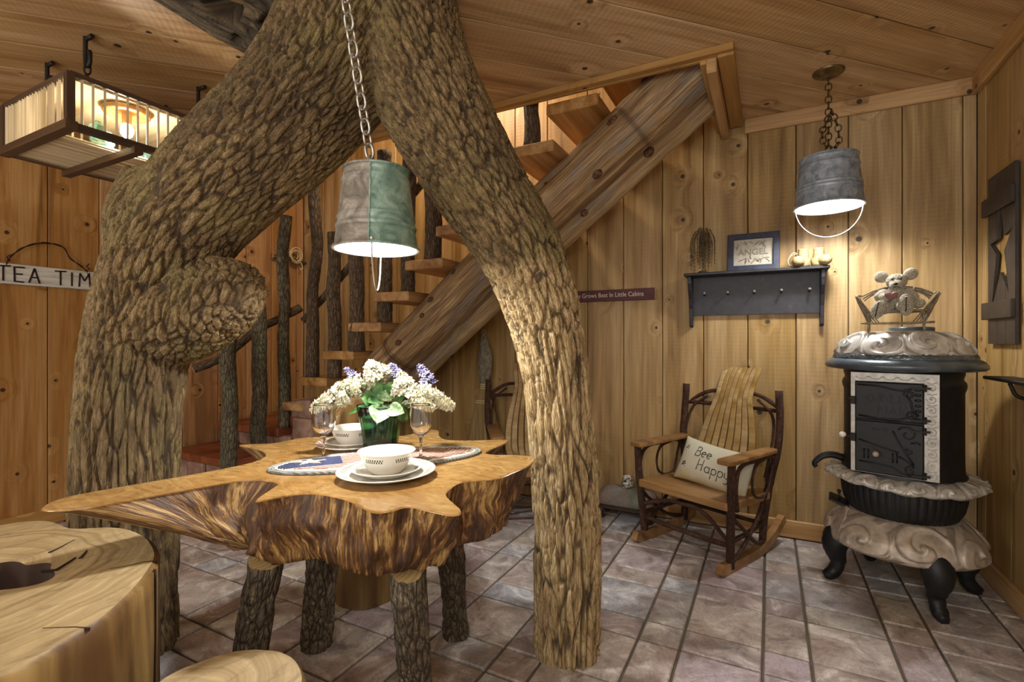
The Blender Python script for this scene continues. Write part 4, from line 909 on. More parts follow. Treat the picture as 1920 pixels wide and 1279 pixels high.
# little footstool by the wall with a patterned jar on it
p = G(1172, 975); fs_ = thing('footstool', 'low padded footstool behind the rocking chair on dark legs', 'footstool', (p.x, p.y + .06, 0), 0)
m, nt, b = newmat('footstool_cloth', rough=.9); v = coords(nt); xx = nd(nt, 'SeparateXYZ', {0: v}).outputs['X']; n = noise(nt, v, 14., 3)
c = ramp(nt, mth(nt, 'FRACT', mth(nt, 'MULTIPLY_ADD', n, .3, mth(nt, 'MULTIPLY', xx, 3.4))), [(0., '8a8378'), (.3, '94877c'), (.42, '62785f'), (.52, '7d8470'), (.7, '94736a'), (1., '8a8378')]); c = mix(nt, noise(nt, v, 90., 3), c, '57524a'); lk(nt, c, b.inputs['Base Color']); bump(nt, b, n, .4, .01)
M['footcloth'] = m
mb = MB(); R_ = []
for i, x in enumerate(np.linspace(-.19, .19, 14)):
    e = (1 - abs(x / .19) ** 5) ** .5 * .97 + .03
    R_.append([(x, .105 * math.cos(a) * (.75 + .25 * e), .095 + max(0, math.sin(a)) * .10 * e + min(0, math.sin(a)) * .012) for a in np.linspace(0, 2 * PI, 24, endpoint=False)])
loft(mb, R_, 0); mb.add(R_[0], [tuple(range(24))]).add(R_[-1], [tuple(range(24))[::-1]]); mb.build('padded_top', M['footcloth'], fs_)
M['darkwood'] = oak('dark_wood', '1e130c', '38241a', '503626', .5)
MB().box((0, 0, .075), (.35, .17, .035)).build('base', M['darkwood'], fs_, bev=.005)
for sx_ in (-1, 1):
    for sy_ in (-1, 1): MB().lathe([(.018, .065), (.022, .05), (.012, .03), (.02, .012), (.016, 0)], 12, c=(sx_ * .15, sy_ * .07, 0)).build('leg', M['darkwood'], fs_)
m, nt, b = newmat('jar_glaze', rough=.35); v = coords(nt); lk(nt, ramp(nt, noise(nt, v, 60., 3), [(.42, '2c2a26'), (.5, '8d887c'), (.6, 'c9c3b2')]), b.inputs['Base Color'])
MB().lathe([(0, 0), (.036, 0), (.04, .015), (.036, .04), (.03, .06), (.032, .07), (.03, .075), (.022, .072), (.02, .04), (0, .02)], 20).build('patterned_jar', m, loc=(p.x + .0, p.y + .06, .187))
tag(bpy.data.objects['patterned_jar'], 'small dark and cream patterned jar on the footstool', 'jar')
# ------------------------------------------------------------ the parlor stove
m, nt, b = newmat('stove_black', rough=.5, metal=.1); v = coords(nt); lk(nt, ramp(nt, noise(nt, v, 30., 3), [(.3, '131416'), (.7, '1f2123')]), b.inputs['Base Color']); bump(nt, b, noise(nt, v, 160., 2), .12, .002); M['stove'] = m
m, nt, b = newmat('stove_top_ring', rough=.3, metal=.4); v = coords(nt); lk(nt, ramp(nt, noise(nt, v, 12., 3), [(.3, '454d53'), (.7, '68747c')]), b.inputs['Base Color']); M['stovering'] = m
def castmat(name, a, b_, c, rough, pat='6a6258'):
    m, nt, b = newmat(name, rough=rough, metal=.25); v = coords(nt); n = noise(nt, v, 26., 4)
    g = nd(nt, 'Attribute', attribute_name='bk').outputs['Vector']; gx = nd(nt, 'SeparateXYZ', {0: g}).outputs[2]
    lk(nt, mix(nt, ramp(nt, gx, [(.0, 0.), (.5, .75), (1., 0.)]), ramp(nt, n, [(.3, a), (.5, b_), (.7, c)]), pat), b.inputs['Base Color']); bump(nt, b, noise(nt, v, 120., 2), .12, .002); return m  # groove patina that also paints shade into the relief to bring it out
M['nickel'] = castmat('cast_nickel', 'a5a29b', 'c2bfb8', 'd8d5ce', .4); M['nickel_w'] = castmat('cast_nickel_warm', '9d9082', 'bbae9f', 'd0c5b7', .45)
M['porcelain'] = newmat('porcelain', 'f2efe8', .2)[0]
SV = thing('parlor_stove', 'tall black and nickel cast iron parlor stove in the right corner', 'stove', (.540, 2.822, 0), math.radians(-17.4))
def scrolls(th, v, n, k=2.0, r=.42, seed=0):          # relief of spirals running round a band; v is 0..1 across it
    t = th / (2 * PI) * n; c = np.floor(t); x = t - c - .5; s = np.where(c % 2 == 0, 1, -1)
    y = (v - .5 + .06 * s) * 1.05; rho = np.sqrt(x * x + y * y) + 1e-6; ph = np.arctan2(y * s, x)
    sp = np.cos(ph - rho * 13 * k / 2); h = smst(-.05, .7, sp) * (1 - smst(r, r + .14, rho)) + np.exp(-(rho / .06) ** 2)
    a2 = np.abs(np.sin(t * PI * 2 + v * 5)) ; return h + .35 * smst(r, r + .12, rho) * smst(.55, .95, a2)
def relief(name, prof, mat, n, amp, rows, seg=420, fn=None, v0=.06, v1=.94, k=2.0):
    Pf = catmull(prof, rows); L = np.linspace(0, 1, rows + 1); T = np.gradient(Pf, axis=0); T /= np.linalg.norm(T, axis=1)[:, None]
    mb = MB(); th = np.arange(seg) * 2 * PI / seg; vs = []; ks = []
    for i in range(rows + 1):
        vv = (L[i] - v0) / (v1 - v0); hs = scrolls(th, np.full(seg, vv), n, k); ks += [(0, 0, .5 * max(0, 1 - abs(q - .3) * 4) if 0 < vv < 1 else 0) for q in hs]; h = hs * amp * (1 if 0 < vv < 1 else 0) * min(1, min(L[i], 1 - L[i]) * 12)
        r = Pf[i, 0] + h * T[i, 1] * -1 * (1 if T[i, 1] < 0 else -1); z = Pf[i, 1] + h * abs(T[i, 0])
        r = Pf[i, 0] + h * abs(T[i, 1])
        if fn: r, z = fn(r, z, th, L[i])
        vs += [(r[j] * math.cos(th[j]), r[j] * math.sin(th[j]), z[j]) for j in range(seg)]
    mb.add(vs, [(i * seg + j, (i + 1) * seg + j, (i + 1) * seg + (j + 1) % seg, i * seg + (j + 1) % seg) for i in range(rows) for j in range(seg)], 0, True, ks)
    return mb.build(name, mat, SV, attr=True)
for a in (-152, -57, 33, 123):
    a = math.radians(a); u = Vector((math.cos(a), math.sin(a), 0)); q = [(.19, .245, .05), (.235, .225, .06), (.262, .18, .056), (.262, .13, .043), (.252, .09, .03), (.262, .05, .026), (.285, .025, .026), (.31, .014, .016)]
    Q = catmull(q, 26); MB().tube([u * r + Vector((0, 0, z)) for r, z, _ in Q], Q[:, 2], 18, noise=.004, nf=(50, 50), fup=(-u.y, u.x, 0), flat=1.0).build('leg', M['stove'], SV)
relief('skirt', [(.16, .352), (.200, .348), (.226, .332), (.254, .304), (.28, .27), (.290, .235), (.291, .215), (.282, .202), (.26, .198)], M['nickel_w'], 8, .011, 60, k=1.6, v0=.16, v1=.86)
MB().lathe([(.15, .33), (.182, .34), (.2, .36), (.215, .39), (.224, .43), (.227, .47), (.226, .52)], 336, fn=lambda r, z, t, i: (r + .0045 * (abs(math.sin(t * 24)) ** .7), z)).build('fluted_bowl', M['stove'], SV)
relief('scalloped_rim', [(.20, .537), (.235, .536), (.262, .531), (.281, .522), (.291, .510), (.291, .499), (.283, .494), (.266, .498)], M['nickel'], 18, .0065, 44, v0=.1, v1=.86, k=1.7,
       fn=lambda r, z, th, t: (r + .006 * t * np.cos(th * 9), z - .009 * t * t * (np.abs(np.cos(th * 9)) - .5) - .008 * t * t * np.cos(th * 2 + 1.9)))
MB().lathe([(.2, .525), (.226, .528), (.228, .54), (.219, .552), (.217, .60), (.217, .9), (.222, .915), (.225, .93), (.222, .945), (.214, .955), (.214, .965), (.219, .98), (.217, 1.005)], 72).build('drum', M['stove'], SV)
MB().lathe([(.2, .99), (.25, .995), (.284, 1.0), (.293, 1.008), (.292, 1.022), (.282, 1.036), (.268, 1.044), (.25, 1.048), (.2, 1.05)], 96).build('top_ring', M['stovering'], SV)
relief('beaded_band', [(.262, 1.046), (.259, 1.056), (.252, 1.066), (.244, 1.072)], M['stovering'], 36, .003, 12)
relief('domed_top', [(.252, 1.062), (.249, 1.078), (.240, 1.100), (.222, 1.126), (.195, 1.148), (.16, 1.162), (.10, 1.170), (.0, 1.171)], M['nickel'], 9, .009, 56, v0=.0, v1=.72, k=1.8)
MB().lathe([(.085, 1.165), (.085, 1.186), (.078, 1.19), (.07, 1.186), (.0, 1.186)], 36, c=(.03, .06, 0)).build('flue_collar', M['stovering'], SV)
# the flat door front
fx0, fx1, fz0, fz1, fy = -.150, .150, .552, .988, -.226
MB().box((0, (fy - .12) / 2 + .0, (fz0 + fz1) / 2), (fx1 - fx0 - .004, .085, fz1 - fz0 - .004)).build('front_box', M['stove'], SV)
fr = MB(); vv_, ff_ = holed([(fx0, fz0), (fx1, fz0), (fx1, fz1), (fx0, fz1)], [[(-.134, .553), (-.134, .950), (.102, .950), (.102, .553)]], .012)
fr.add([(x, fy - z - .002, y) for x, y, z in vv_], ff_); frame = fr.build('door_frame', M['nickel'], SV, bev=.002)
def spiral(cx, cz, r, turns, a0, n=26, d=1): return [(cx + r * (1 - .82 * i / n) * math.cos(a0 + d * turns * 2 * PI * i / n), cz + r * (1 - .82 * i / n) * math.sin(a0 + d * turns * 2 * PI * i / n)) for i in range(n + 1)]
def raised(mb, P, y, r): mb.tube([(x, y, z) for x, z in P], r, 6)
for i in range(9):                                        # scrollwork up the right jamb and along the head
    z = .572 + i * .045; mb = MB(); raised(mb, spiral(.126, z, .017, 1.3, 1 + i * .3, 22, 1 if i % 2 else -1), fy - .009, .0024); raised(mb, [(.112, z + .022), (.126, z + .018), (.142, z + .024)], fy - .009, .002); mb.ball((.126, fy - .009, z), .004, 6); mb.build('scroll', M['nickel'], frame)
for i in range(5):
    x = -.11 + i * .05; mb = MB(); raised(mb, [(x + .02 * math.cos(t), .972 - .012 * math.sin(t)) for t in np.linspace(0, PI, 9)], fy - .009, .002); mb.ball((x + .025, fy - .009, .97), .004, 6); mb.build('scroll', M['nickel'], frame)
dy = fy - .006
up_ = MB(); up_.box((-.016, dy, .866), (.232, .014, .160)); up = up_.build('door', M['stove'], SV, bev=.003)
up['label'] = 'upper black door with raised lettering'
lo_ = MB(); lo_.box((-.016, dy, .667), (.232, .014, .222)); lo = lo_.build('door', M['stove'], SV, bev=.003); lo['label'] = 'lower black door with scrolls'
mt = lambda x, z, rot=0: Matrix.Translation((x, dy - .008, z)) @ Matrix.Rotation(PI / 2, 4, 'X') @ Matrix.Rotation(rot, 4, 'Z')
mb = MB()
for ch, x, z, a in (('S', -.088, .868, .2), ('U', -.058, .876, .1), ('N', -.025, .879, 0), ('U', .006, .874, -.12), ('R', .034, .862, -.25)): font_mb(mb, ch, .052, mt(x, z, a), 0, .003)
font_mb(mb, 'MAK', .05, mt(-.005, .825, -.06), 0, .003); mb.build('raised_lettering', M['stove'], up)
mb = MB()
for P in (spiral(.055, .905, .02, 1.2, 2), spiral(.06, .82, .018, 1.2, 0, 26, -1), [(-.125, .935), (-.05, .932), (0, .92), (.04, .915), (.07, .93)], [(.045, .9), (.06, .87), (.066, .835), (.085, .815)], [(-.12, .80), (-.05, .792), (.02, .795), (.06, .81), (.09, .80)]):
    raised(mb, P, dy - .008, .004)
for i in range(5): mb.ball((.083, dy - .008, .835 + i * .022), (.012, .005, .006), 8)
mb.build('scrollwork', M['stove'], up)
mb = MB()
for P in (spiral(.048, .735, .034, 1.1, 2.6, 30, -1), spiral(.055, .665, .014, 1.1, 2), spiral(.058, .585, .02, 1.2, 1), [(.0, .745), (.015, .71), (.03, .68), (.05, .645), (.07, .61)], [(.02, .64), (.05, .622), (.07, .60)], [(.06, .70), (.08, .705), (.09, .698)],
          [(-.12, .695), (-.07, .68), (-.03, .668), (.02, .655)], [(-.12, .60), (-.06, .598), (.0, .59), (.03, .57), (.06, .565)], [(-.1, .615), (-.1, .655), (-.085, .655), (-.085, .615)], [(-.0, .61), (-.0, .65), (.014, .65), (.014, .61)]):
    raised(mb, P, dy - .008, .0034)
mb.build('scrollwork', M['stove'], lo)
mb = MB(); MB().lathe([(0, .012), (.011, .009), (.013, 0), (.006, -.006), (.005, -.02)], 14).build('spring_knob', M['nickel_w'], lo).matrix_basis = Matrix.Translation((-.055, dy - .03, .642)) @ Matrix.Rotation(PI / 2, 4, 'X')
mb = MB(); font_mb(mb, 'No 18', .022, mt(-.045, .745), 0, .002); mb.build('raised_lettering', M['stove'], lo)
for z, d_ in ((.932, up), (.800, up), (.755, lo), (.572, lo)):
    mb = MB(); mb.lathe([(.007, -.014), (.008, -.01), (.006, -.008), (.006, .008), (.008, .01), (.007, .014)], 10, c=(.104, dy - .012, z)); mb.bar((.062, dy - .012, z - .004), (.122, dy - .012, z), .010, .008); mb.build('hinge', M['iron'], d_)
for z, d_ in ((.865, up), (.702, lo)):
    mb = MB(); mb.box((-.140, dy - .012, z), (.022, .016, .034)); mb.tube([(-.14, dy - .014, z), (-.165, dy - .022, z + .004)], .005, 8); lt = mb.build('latch', M['iron'], d_, bev=.003)
    if d_ is lo: MB().ball((-.176, dy - .026, z + .008), (.014, .014, .013), 12).build('knob', M['porcelain'], lo)
mb = MB(); Q = catmull([(-.215, -.03, .56), (-.255, -.05, .572), (-.290, -.07, .566), (-.315, -.08, .545), (-.328, -.085, .522), (-.318, -.085, .508)], 14); mb.tube(Q, [.030 - .0011 * i for i in range(15)], 14, flat=.6); mb.build('foot_rail', M['stove'], SV)
mb = MB(); mb.box((0, 0, 0), (.085, .12, .014)); o = mb.build('ash_door', M['stove'], SV, bev=.004); o.location = (-.232, -.05, .358); o.rotation_euler = (0, .35, .2)
MB().tube([(-.225, -.06, .36), (-.228, -.065, .40)], .005, 8).ball((-.228, -.065, .405), .009, 8).build('ash_knob', M['stove'], SV)

# twig bench on the stove, and the bear sitting on it
BT = Vector((.505, 2.735, 1.176)); brz = math.radians(-11)
m = barkmat('bench_twig', '5a4d3a', '978772', 'c4b8a0', 'a79d88', .3, (120., 30.), .3, .003); M['btwig'] = m
bn = thing('twig_bench', 'tiny twig bench standing on top of the stove', 'bench', (BT.x, BT.y, BT.z), brz)
tw = lambda nm, P, r=.0042, n=8: twig(MB(), P, r, n, 7, 3).build(nm, [M['btwig'], M['end']], bn, attr=True)
for x in (-.105, .105):
    for y in (-.048, .048): tw('leg', [(x, y, -.015 if y < 0 else -.005), (x * .98, y, .04), (x * .97, y, .078)], .0055)
for y, z in ((-.055, .028), (.055, .03)): tw('bottom_rail', [(-.135, y, z), (0, y - .002, z - .002), (.14, y, z + .001)], .0045)
for x in (-.112, .112): tw('side_rail', [(x, -.06, .034), (x, .06, .034)])
for i in range(6): tw('seat_slat', [(-.115, -.05 + i * .02, .080), (.115, -.05 + i * .02, .080)], .0055)
for s in (-1, 1):
    for k in range(3): tw('arm_twig', [(s * (.062 + k * .012), -.05 + k * .01, .03), (s * (.115 + k * .006), -.05 + k * .012, .10), (s * (.150 + k * .003), -.045 + k * .02, .150 + .004 * k)])
    for k in range(2): tw('arm_twig', [(s * .108, .05, .03), (s * (.128 + .01 * k), .05, .10), (s * (.150 + .012 * k), .05, .158)])
    tw('arm_top', [(s * .152, -.05, .150), (s * .150, 0, .158), (s * .140, .05, .160)])
for k in range(3): tw('back_arch', [(-.138 + .006 * k, .055, .155 - .01 * k), (-.09, .06, .18 - .008 * k), (0, .062, .200 - .01 * k), (.09, .06, .182 - .008 * k), (.138 - .006 * k, .055, .155 - .01 * k)])
for x in (-.06, -.02, .02, .06): tw('back_twig', [(x, .055, .08), (x * 1.15, .06, .19)])
def furmat():
    m, nt, b = newmat('bear_plush', rough=.95); v = nd(nt, 'TexCoord').outputs['Object']; n1 = noise(nt, v, 190., 3); n2 = noise(nt, v, 22., 3)
    c = ramp(nt, n1, [(.3, '746d5c'), (.5, 'a59d88'), (.7, 'cbc4b0')]); c = mix(nt, ramp(nt, n2, [(.5, 0.), (.75, .5)]), c, '7c7460'); lk(nt, c, b.inputs['Base Color'])
    bump(nt, b, n1, .8, .006); b.inputs['Sheen Weight'].default_value = .4; return m
M['plush'] = furmat(); M['red'] = newmat('red_cloth', '86605c', .9)[0]; M['eye'] = newmat('bear_eye', '17120f', .3)[0]
bn.scale = (.93, .93, 1)
be = thing('teddy_bear', 'worn grey plush teddy bear holding a dull red heart on the twig bench', 'teddy bear', (BT.x, BT.y, BT.z + .086), brz + .05)
mb = MB(); A = lambda a, b_, r0, r1: mb.tube(catmull([a, (Vector(a) + Vector(b_)) * .5, b_], 10), np.interp(np.linspace(0, 1, 11), [0, .15, .5, .85, 1], [r0 * .6, r0, (r0 + r1) / 2, r1, r1 * .6]), 14)
mb.ball((0, .008, .052), (.047, .04, .058), 20); mb.ball((.002, -.006, .128), (.040, .037, .034), 20); mb.ball((0, -.036, .110), (.026, .024, .021), 16)
mb.ball((0, -.004, .088), (.03, .028, .03), 14)
A((-.035, .0, .085), (-.068, -.03, .050), .021, .022); A((.038, .0, .088), (.066, -.03, .040), .021, .021); mb.ball((.073, -.04, .026), (.027, .022, .023), 14); mb.ball((-.04, -.045, .056), (.022, .02, .02), 12)
A((-.025, -.015, .015), (-.052, -.075, .0), .026, .024); A((.022, -.015, .015), (.028, -.075, .012), .026, .024)
Rf = Matrix.Rotation(.35, 3, 'Y'); mb.ball((-.064, -.092, .000), (.026, .017, .043), 16, rot=Rf); mb.ball((.030, -.090, .018), (.028, .018, .048), 16)
me = mb.mesh('tmp', M['plush']); o = bpy.data.objects.new('tmp', me); COL.objects.link(o); r = o.modifiers.new('r', 'REMESH'); r.mode = 'VOXEL'; r.voxel_size = .0026; r.use_smooth_shade = True; s_ = o.modifiers.new('s', 'SMOOTH'); s_.iterations = 5
me2 = bpy.data.meshes.new_from_object(o.evaluated_get(bpy.context.evaluated_depsgraph_get())); bpy.data.objects.remove(o)
n = len(me2.vertices); P = np.empty(n * 3); me2.vertices.foreach_get('co', P); P = P.reshape(-1, 3); N = np.empty(n * 3); me2.vertices.foreach_get('normal', N); N = N.reshape(-1, 3)
P += N * (fbm(P * 260, 2, 4) * .0016)[:, None]; me2.vertices.foreach_set('co', P.ravel()); me2.materials.clear(); me2.materials.append(M['plush']); me2.name = 'body'; me2.polygons.foreach_set('use_smooth', [True] * len(me2.polygons)); me2.update(); link('body', me2, be)
for s, rx in ((-1, .5), (1, -.35)):
    e = MB(); Re = Matrix.Rotation(s * .5, 3, 'Y') @ Matrix.Rotation(-.15, 3, 'X'); e.ball((s * .052, .004, .158 if s > 0 else .152), (.026, .010, .028), 16, rot=Re); o = e.build('ear', M['plush'], be)
MB().ball((-.003, -.060, .112), (.008, .005, .006), 10).build('nose', M['eye'], be)
MB().tube(catmull([(-.012, -.053, .095), (0, -.060, .100), (.012, -.053, .095)], 8), .0016, 6).build('mouth', M['eye'], be)
for s in (-1, 1): MB().ball((s * .015, -.040, .135), .0042, 8).build('eye', M['eye'], be)
for Pp in ([(-.064, -.109, .03), (-.070, -.110, 0), (-.075, -.108, -.03)], [(.030, -.109, .05), (.030, -.1095, .02), (.029, -.108, -.012)]): MB().tube(catmull(Pp, 8), .0022, 6).build('foot_seam', M['eye'], be)
mb = MB(); hp = [(16 * math.sin(t) ** 3, 13 * math.cos(t) - 5 * math.cos(2 * t) - 2 * math.cos(3 * t) - math.cos(4 * t)) for t in np.linspace(0, 2 * PI, 36, endpoint=False)]
R_ = [[(x * .0015 * k_, -.0 + y_, z * .0016 * k_) for x, z in hp] for k_, y_ in ((.05, -.016), (.5, -.014), (.85, -.009), (1, 0), (.85, .008))]
loft(mb, R_, 0); o = mb.build('heart', M['red'], loc=(0, 0, 0)); tag(o, 'dull red cloth heart in the paws of the plush bear', 'heart')
o.matrix_basis = mw(be) @ Matrix.Translation((-.020, -.078, .060)) @ Matrix.Rotation(.15, 4, 'Y')
# ------------------------------------------------------------ things on the walls
m, nt, b = newmat('black_paint', rough=.45); v = coords(nt); n = noise(nt, v, 30., 5); lk(nt, ramp(nt, n, [(.3, '1d1b20'), (.62, '2b2a31'), (.78, '4a4748')]), b.inputs['Base Color']); M['blackpaint'] = m
m, nt, b = newmat('navy_frame', rough=.42); v = coords(nt); n = noise(nt, v, 30., 5); lk(nt, ramp(nt, n, [(.3, '232838'), (.65, '343b50'), (.8, '55586a')]), b.inputs['Base Color']); M['navy'] = m
xs0, xs1 = BK(1283, 520, 3.14).x, BK(1556, 505, 3.14).x; ZS = 1.532
sh = thing('peg_shelf', 'black wooden peg shelf on the back wall with five pegs', 'shelf', ((xs0 + xs1) / 2, YB, 1.2)); inv = Matrix.Translation((-(xs0 + xs1) / 2, -YB, -1.2))
MB().box(((xs0 + xs1) / 2, YB - .07, ZS - .009), (xs1 - xs0, .135, .018)).build('shelf_board', M['blackpaint'], sh, True, bev=.004)
MB().box(((xs0 + xs1) / 2, YB - .012, 1.40), (xs1 - xs0 - .07, .02, .235)).build('back_panel', M['blackpaint'], sh, True)
for x in (xs0 + .03, xs1 - .03):
    pr = [(0, ZS - .018), (-.115, ZS - .018), (-.115, ZS - .06), (-.10, ZS - .10), (-.07, ZS - .15), (-.05, ZS - .21), (-.045, ZS - .27), (-.04, ZS - .315), (-.005, ZS - .325), (0, ZS - .31)]
    MB().prism(pr, -.01, .01, M=Matrix.Translation((x, YB, 0)) @ Matrix(((0, 0, 1, 0), (1, 0, 0, 0), (0, 1, 0, 0), (0, 0, 0, 1)))).build('bracket', M['blackpaint'], sh, True, bev=.003)
M['peg'] = newmat('peg_end', '6a625c', .5)[0]
for px in (1320, 1364, 1414, 1465, 1518):
    x = BK(px, 560, YB - .06).x; mb = MB(); mb.lathe([(.006, 0), (.005, .035), (.0085, .045), (.009, .052), (.005, .057), (0, .058)], 12)
    o = mb.build('peg', M['blackpaint'], sh); o.data.materials.append(M['peg'])
    for p in o.data.polygons: p.material_index = 1 if max(o.data.vertices[i].co.z for i in p.vertices) > .051 else 0
    o.matrix_basis = inv @ Matrix.Translation((x, YB - .02, 1.405)) @ Matrix.Rotation(PI / 2 - .15, 4, 'X')
# willow tree ornament
p = BK(1318, 515, 3.19); wt = thing('twig_tree', 'little weeping willow ornament of wire and beads at the shelf left end', 'ornament', (p.x, 3.19, ZS))
M['strand'] = newmat('willow_strand', '7a6a4e', .7)[0]; M['bead'] = newmat('willow_bead', '3d3428', .7)[0]
MB().lathe([(0, 0), (.03, 0), (.03, .01), (.022, .016), (0, .018)], 18).build('base', M['bead'], wt)
twig(MB(), [(0, 0, .01), (.004, 0, .10), (0, .0, .19), (.004, .0, .25)], .006, 10, 8, 4).build('stem', [M['strand'], M['end']], wt, attr=True)
rw = random.Random(5)
for i in range(38):
    a = rw.uniform(0, 2 * PI); R_ = rw.uniform(.025, .07); zt = rw.uniform(.235, .285); zb = rw.uniform(.02, .13); mb = MB()
    dx, dy_ = math.cos(a), math.sin(a) * .5
    Q = catmull([(0, 0, .22), (dx * R_ * .5, dy_ * R_ * .5, zt), (dx * R_ * .95, dy_ * R_ * .95, zt - .05), (dx * R_ * 1.05, dy_ * R_ * 1.05, (zt + zb) / 2), (dx * R_ * 1.0, dy_ * R_ * 1.0, zb)], 22); mb.tube(Q, .0012, 4)
    for q in Q[7:]: mb.ball(q + np.array((rw.uniform(-.002, .002), 0, 0)), (.0028, .0028, .005), 5, 1)
    mb.build('strand', [M['strand'], M['bead']], wt)
# framed piece
xa, xb = BK(1364, 510, 3.2).x, BK(1462, 505, 3.2).x; fw, fh = xb - xa, .225
ff = thing('picture_frame', 'navy blue frame with pale raised lettering panel on the peg shelf', 'picture frame', ((xa + xb) / 2, 3.185, ZS), rot=(-.13, 0, 0))
vv_, f_ = holed([(-fw / 2, 0), (fw / 2, 0), (fw / 2, fh), (-fw / 2, fh)], [[(-fw / 2 + .034, .034), (-fw / 2 + .034, fh - .034), (fw / 2 - .034, fh - .034), (fw / 2 - .034, .034)]], .022)
MB().add([(x, -z, y) for x, y, z in vv_], f_).build('frame', M['navy'], ff, bev=.003)
m, nt, b = newmat('pale_panel', rough=.85); v = coords(nt); lk(nt, ramp(nt, noise(nt, v, 70., 4), [(.3, 'a59d8d'), (.6, 'beb7a8')]), b.inputs['Base Color']); M['panel'] = m; M['panelcut'] = newmat('panel_letter', '8a8272', .85)[0]
MB().box((0, .004, fh / 2), (fw - .06, .004, fh - .06)).build('panel', M['panel'], ff)
mb = MB(); font_mb(mb, 'ANGEL', .05, Matrix.Translation((0, .001, fh / 2)) @ Matrix.Rotation(PI / 2, 4, 'X'), 0, .002)
for i in range(46):
    x, z, a = rw.uniform(-fw / 2 + .05, fw / 2 - .05), rw.uniform(.05, fh - .05), rw.uniform(0, PI)
    if abs(z - fh / 2) < .028: continue
    d = Vector((math.cos(a), 0, math.sin(a))) * rw.uniform(.008, .018); c = Vector((x, .001, z)); mb.tube([c - d, c + d * .2 + Vector((0, 0, .003)), c + d], .0022, 5)
mb.build('raised_lettering', M['panelcut'], ff)
# wicker booties
m, nt, b = newmat('wicker', rough=.7); v = coords(nt, rnd=False)
w1 = nd(nt, 'TexChecker', {'Vector': sc(nt, v, (1, 1, 1)), 'Scale': 85.}).outputs['Fac']; n = noise(nt, v, 60., 3)
lk(nt, mix(nt, n, mix(nt, mth(nt, 'MULTIPLY', w1, .6), 'c2af84', '74613a'), '8f7a4c'), b.inputs['Base Color']); bump(nt, b, w1, .7, .004); M['wicker'] = m; M['straw'] = newmat('pale_raffia', 'd8c79c', .7)[0]
for nm, px, dx, rzb in (('left', 1506, 0, -.3), ('right', 1535, .0, .35)):
    p = BK(px, 500, 3.165); t = thing('wicker_bootie', 'wicker baby bootie on the shelf, the %s one of the pair' % ('looped left' if nm == 'left' else 'wider right'), 'bootie', (p.x, 3.165, ZS), rzb, 'wicker booties on the peg shelf')
    def wv_(th, z): return .0016 * math.sin(th * 16) * math.cos(z * 420)
    mb = MB(); mb.lathe([(.002, .0), (.028, .0), (.034, .012), (.034, .03), (.030, .045)] + [(.027 - .0005 * k, .045 + .008 * k) for k in range(7)] + [(.026, .1), (.022, .1), (.022, .05)], 40, fn=lambda r, z, a, i: (r + wv_(a, z), z)); mb.build('ankle', M['wicker'], t)
    mb = MB(); mb.lathe([(.0, .052), (.014, .05), (.024, .04), (.028, .024), (.029, .0), (.029, -.03)], 36, fn=lambda r, z, a, i: (r + wv_(a, z), z)); o = mb.build('toe', M['wicker'], t); o.matrix_basis = Matrix.Translation((.012 if nm == 'right' else -.012, -.03, .030)) @ Matrix.Rotation(PI / 2, 4, 'X')
    mb = MB()
    for k in range(2): mb.tube(catmull([(-.02, .0, .075), (-.05, -.01, .075 + .01 * k), (-.072, -.012, .045), (-.060, -.012, .015), (-.035, -.01, .05)], 20), .0016, 6)
    if nm == 'left': mb.build('raffia_loop', M['straw'], t)
# dark red sign
x1s, x0s = BK(1229, 550).x, -1.335; z1s, zh = 1.43, .076
sg = thing('wall_sign', 'narrow dark red sign about little cabins on the back wall', 'sign', ((x0s + x1s) / 2, YB, z1s), rot=(0, -.0, 0))
m, nt, b = newmat('maroon_paint', rough=.5); v = coords(nt); lk(nt, ramp(nt, noise(nt, v, 20., 4), [(.3, '421318'), (.7, '5c1d22')]), b.inputs['Base Color'])
MB().box((0, -.011, 0), (x1s - x0s, .018, zh)).build('board', m, sg, bev=.002)
cu = MB(); font_mb(cu, 'Love Grows Best In Little Cabins', .045, Matrix.Identity(4), 0, .0005)
xs = [v[0] for v in cu.v]; kx = .50 / (max(xs) - min(xs)); right = BK(1208, 550).x - (x0s + x1s) / 2
M['cream'] = newmat('cream_paint', 'dcd0c0', .6)[0]
tx = MB(); tx.add([((v[0] - max(xs)) * kx + right, -.021 - v[2] * 1.5, v[1] * .95 + .002) for v in cu.v], cu.f); tx.build('lettering', M['cream'], sg)
M['goldedge'] = newmat('gold_edge', 'b99a60', .5)[0]
MB().box(((x1s - x0s) / 2 + .002, -.011, 0), (.004, .018, zh)).build('end_edge', M['goldedge'], sg)
# TEA TIME plaque hung by a wire on the left wall
a, c = SD(-62, 0, XL + .02), SD(232, 0, XL + .02); ya, yc = a.y, c.y
ts = thing('tea_sign', 'weathered white TEA TIME board hung by a twisted wire on the left wall', 'sign', (XL + .005, (ya + yc) / 2, 1.515)); Lg = yc - ya
m, nt, b = newmat('whitewashed_wood', rough=.75); v = coords(nt); n = noise(nt, sc(nt, v, (20, 6, 60)), 1., 5); lk(nt, ramp(nt, n, [(.3, 'a19c90'), (.5, 'cfccc2'), (.7, 'e2dfd6')]), b.inputs['Base Color']); bump(nt, b, n, .3, .004)
o = MB().box((.012, 0, 0), (.02, Lg, .118)).build('board', m, ts, bev=.004); 
tx = MB()
def twrite(txt, y, s):
    for ch in txt:
        if ch != ' ':
            for st_ in GL[ch]: tx.tube([(.024, y + gx * s * .8, -.043 + gy * s) for gx, gy in st_], .0055, 6)
        y += {' ': .085, 'I': .055}.get(ch, .088)
    return y
y0_ = SD(1, 0, XL + .02).y - .022
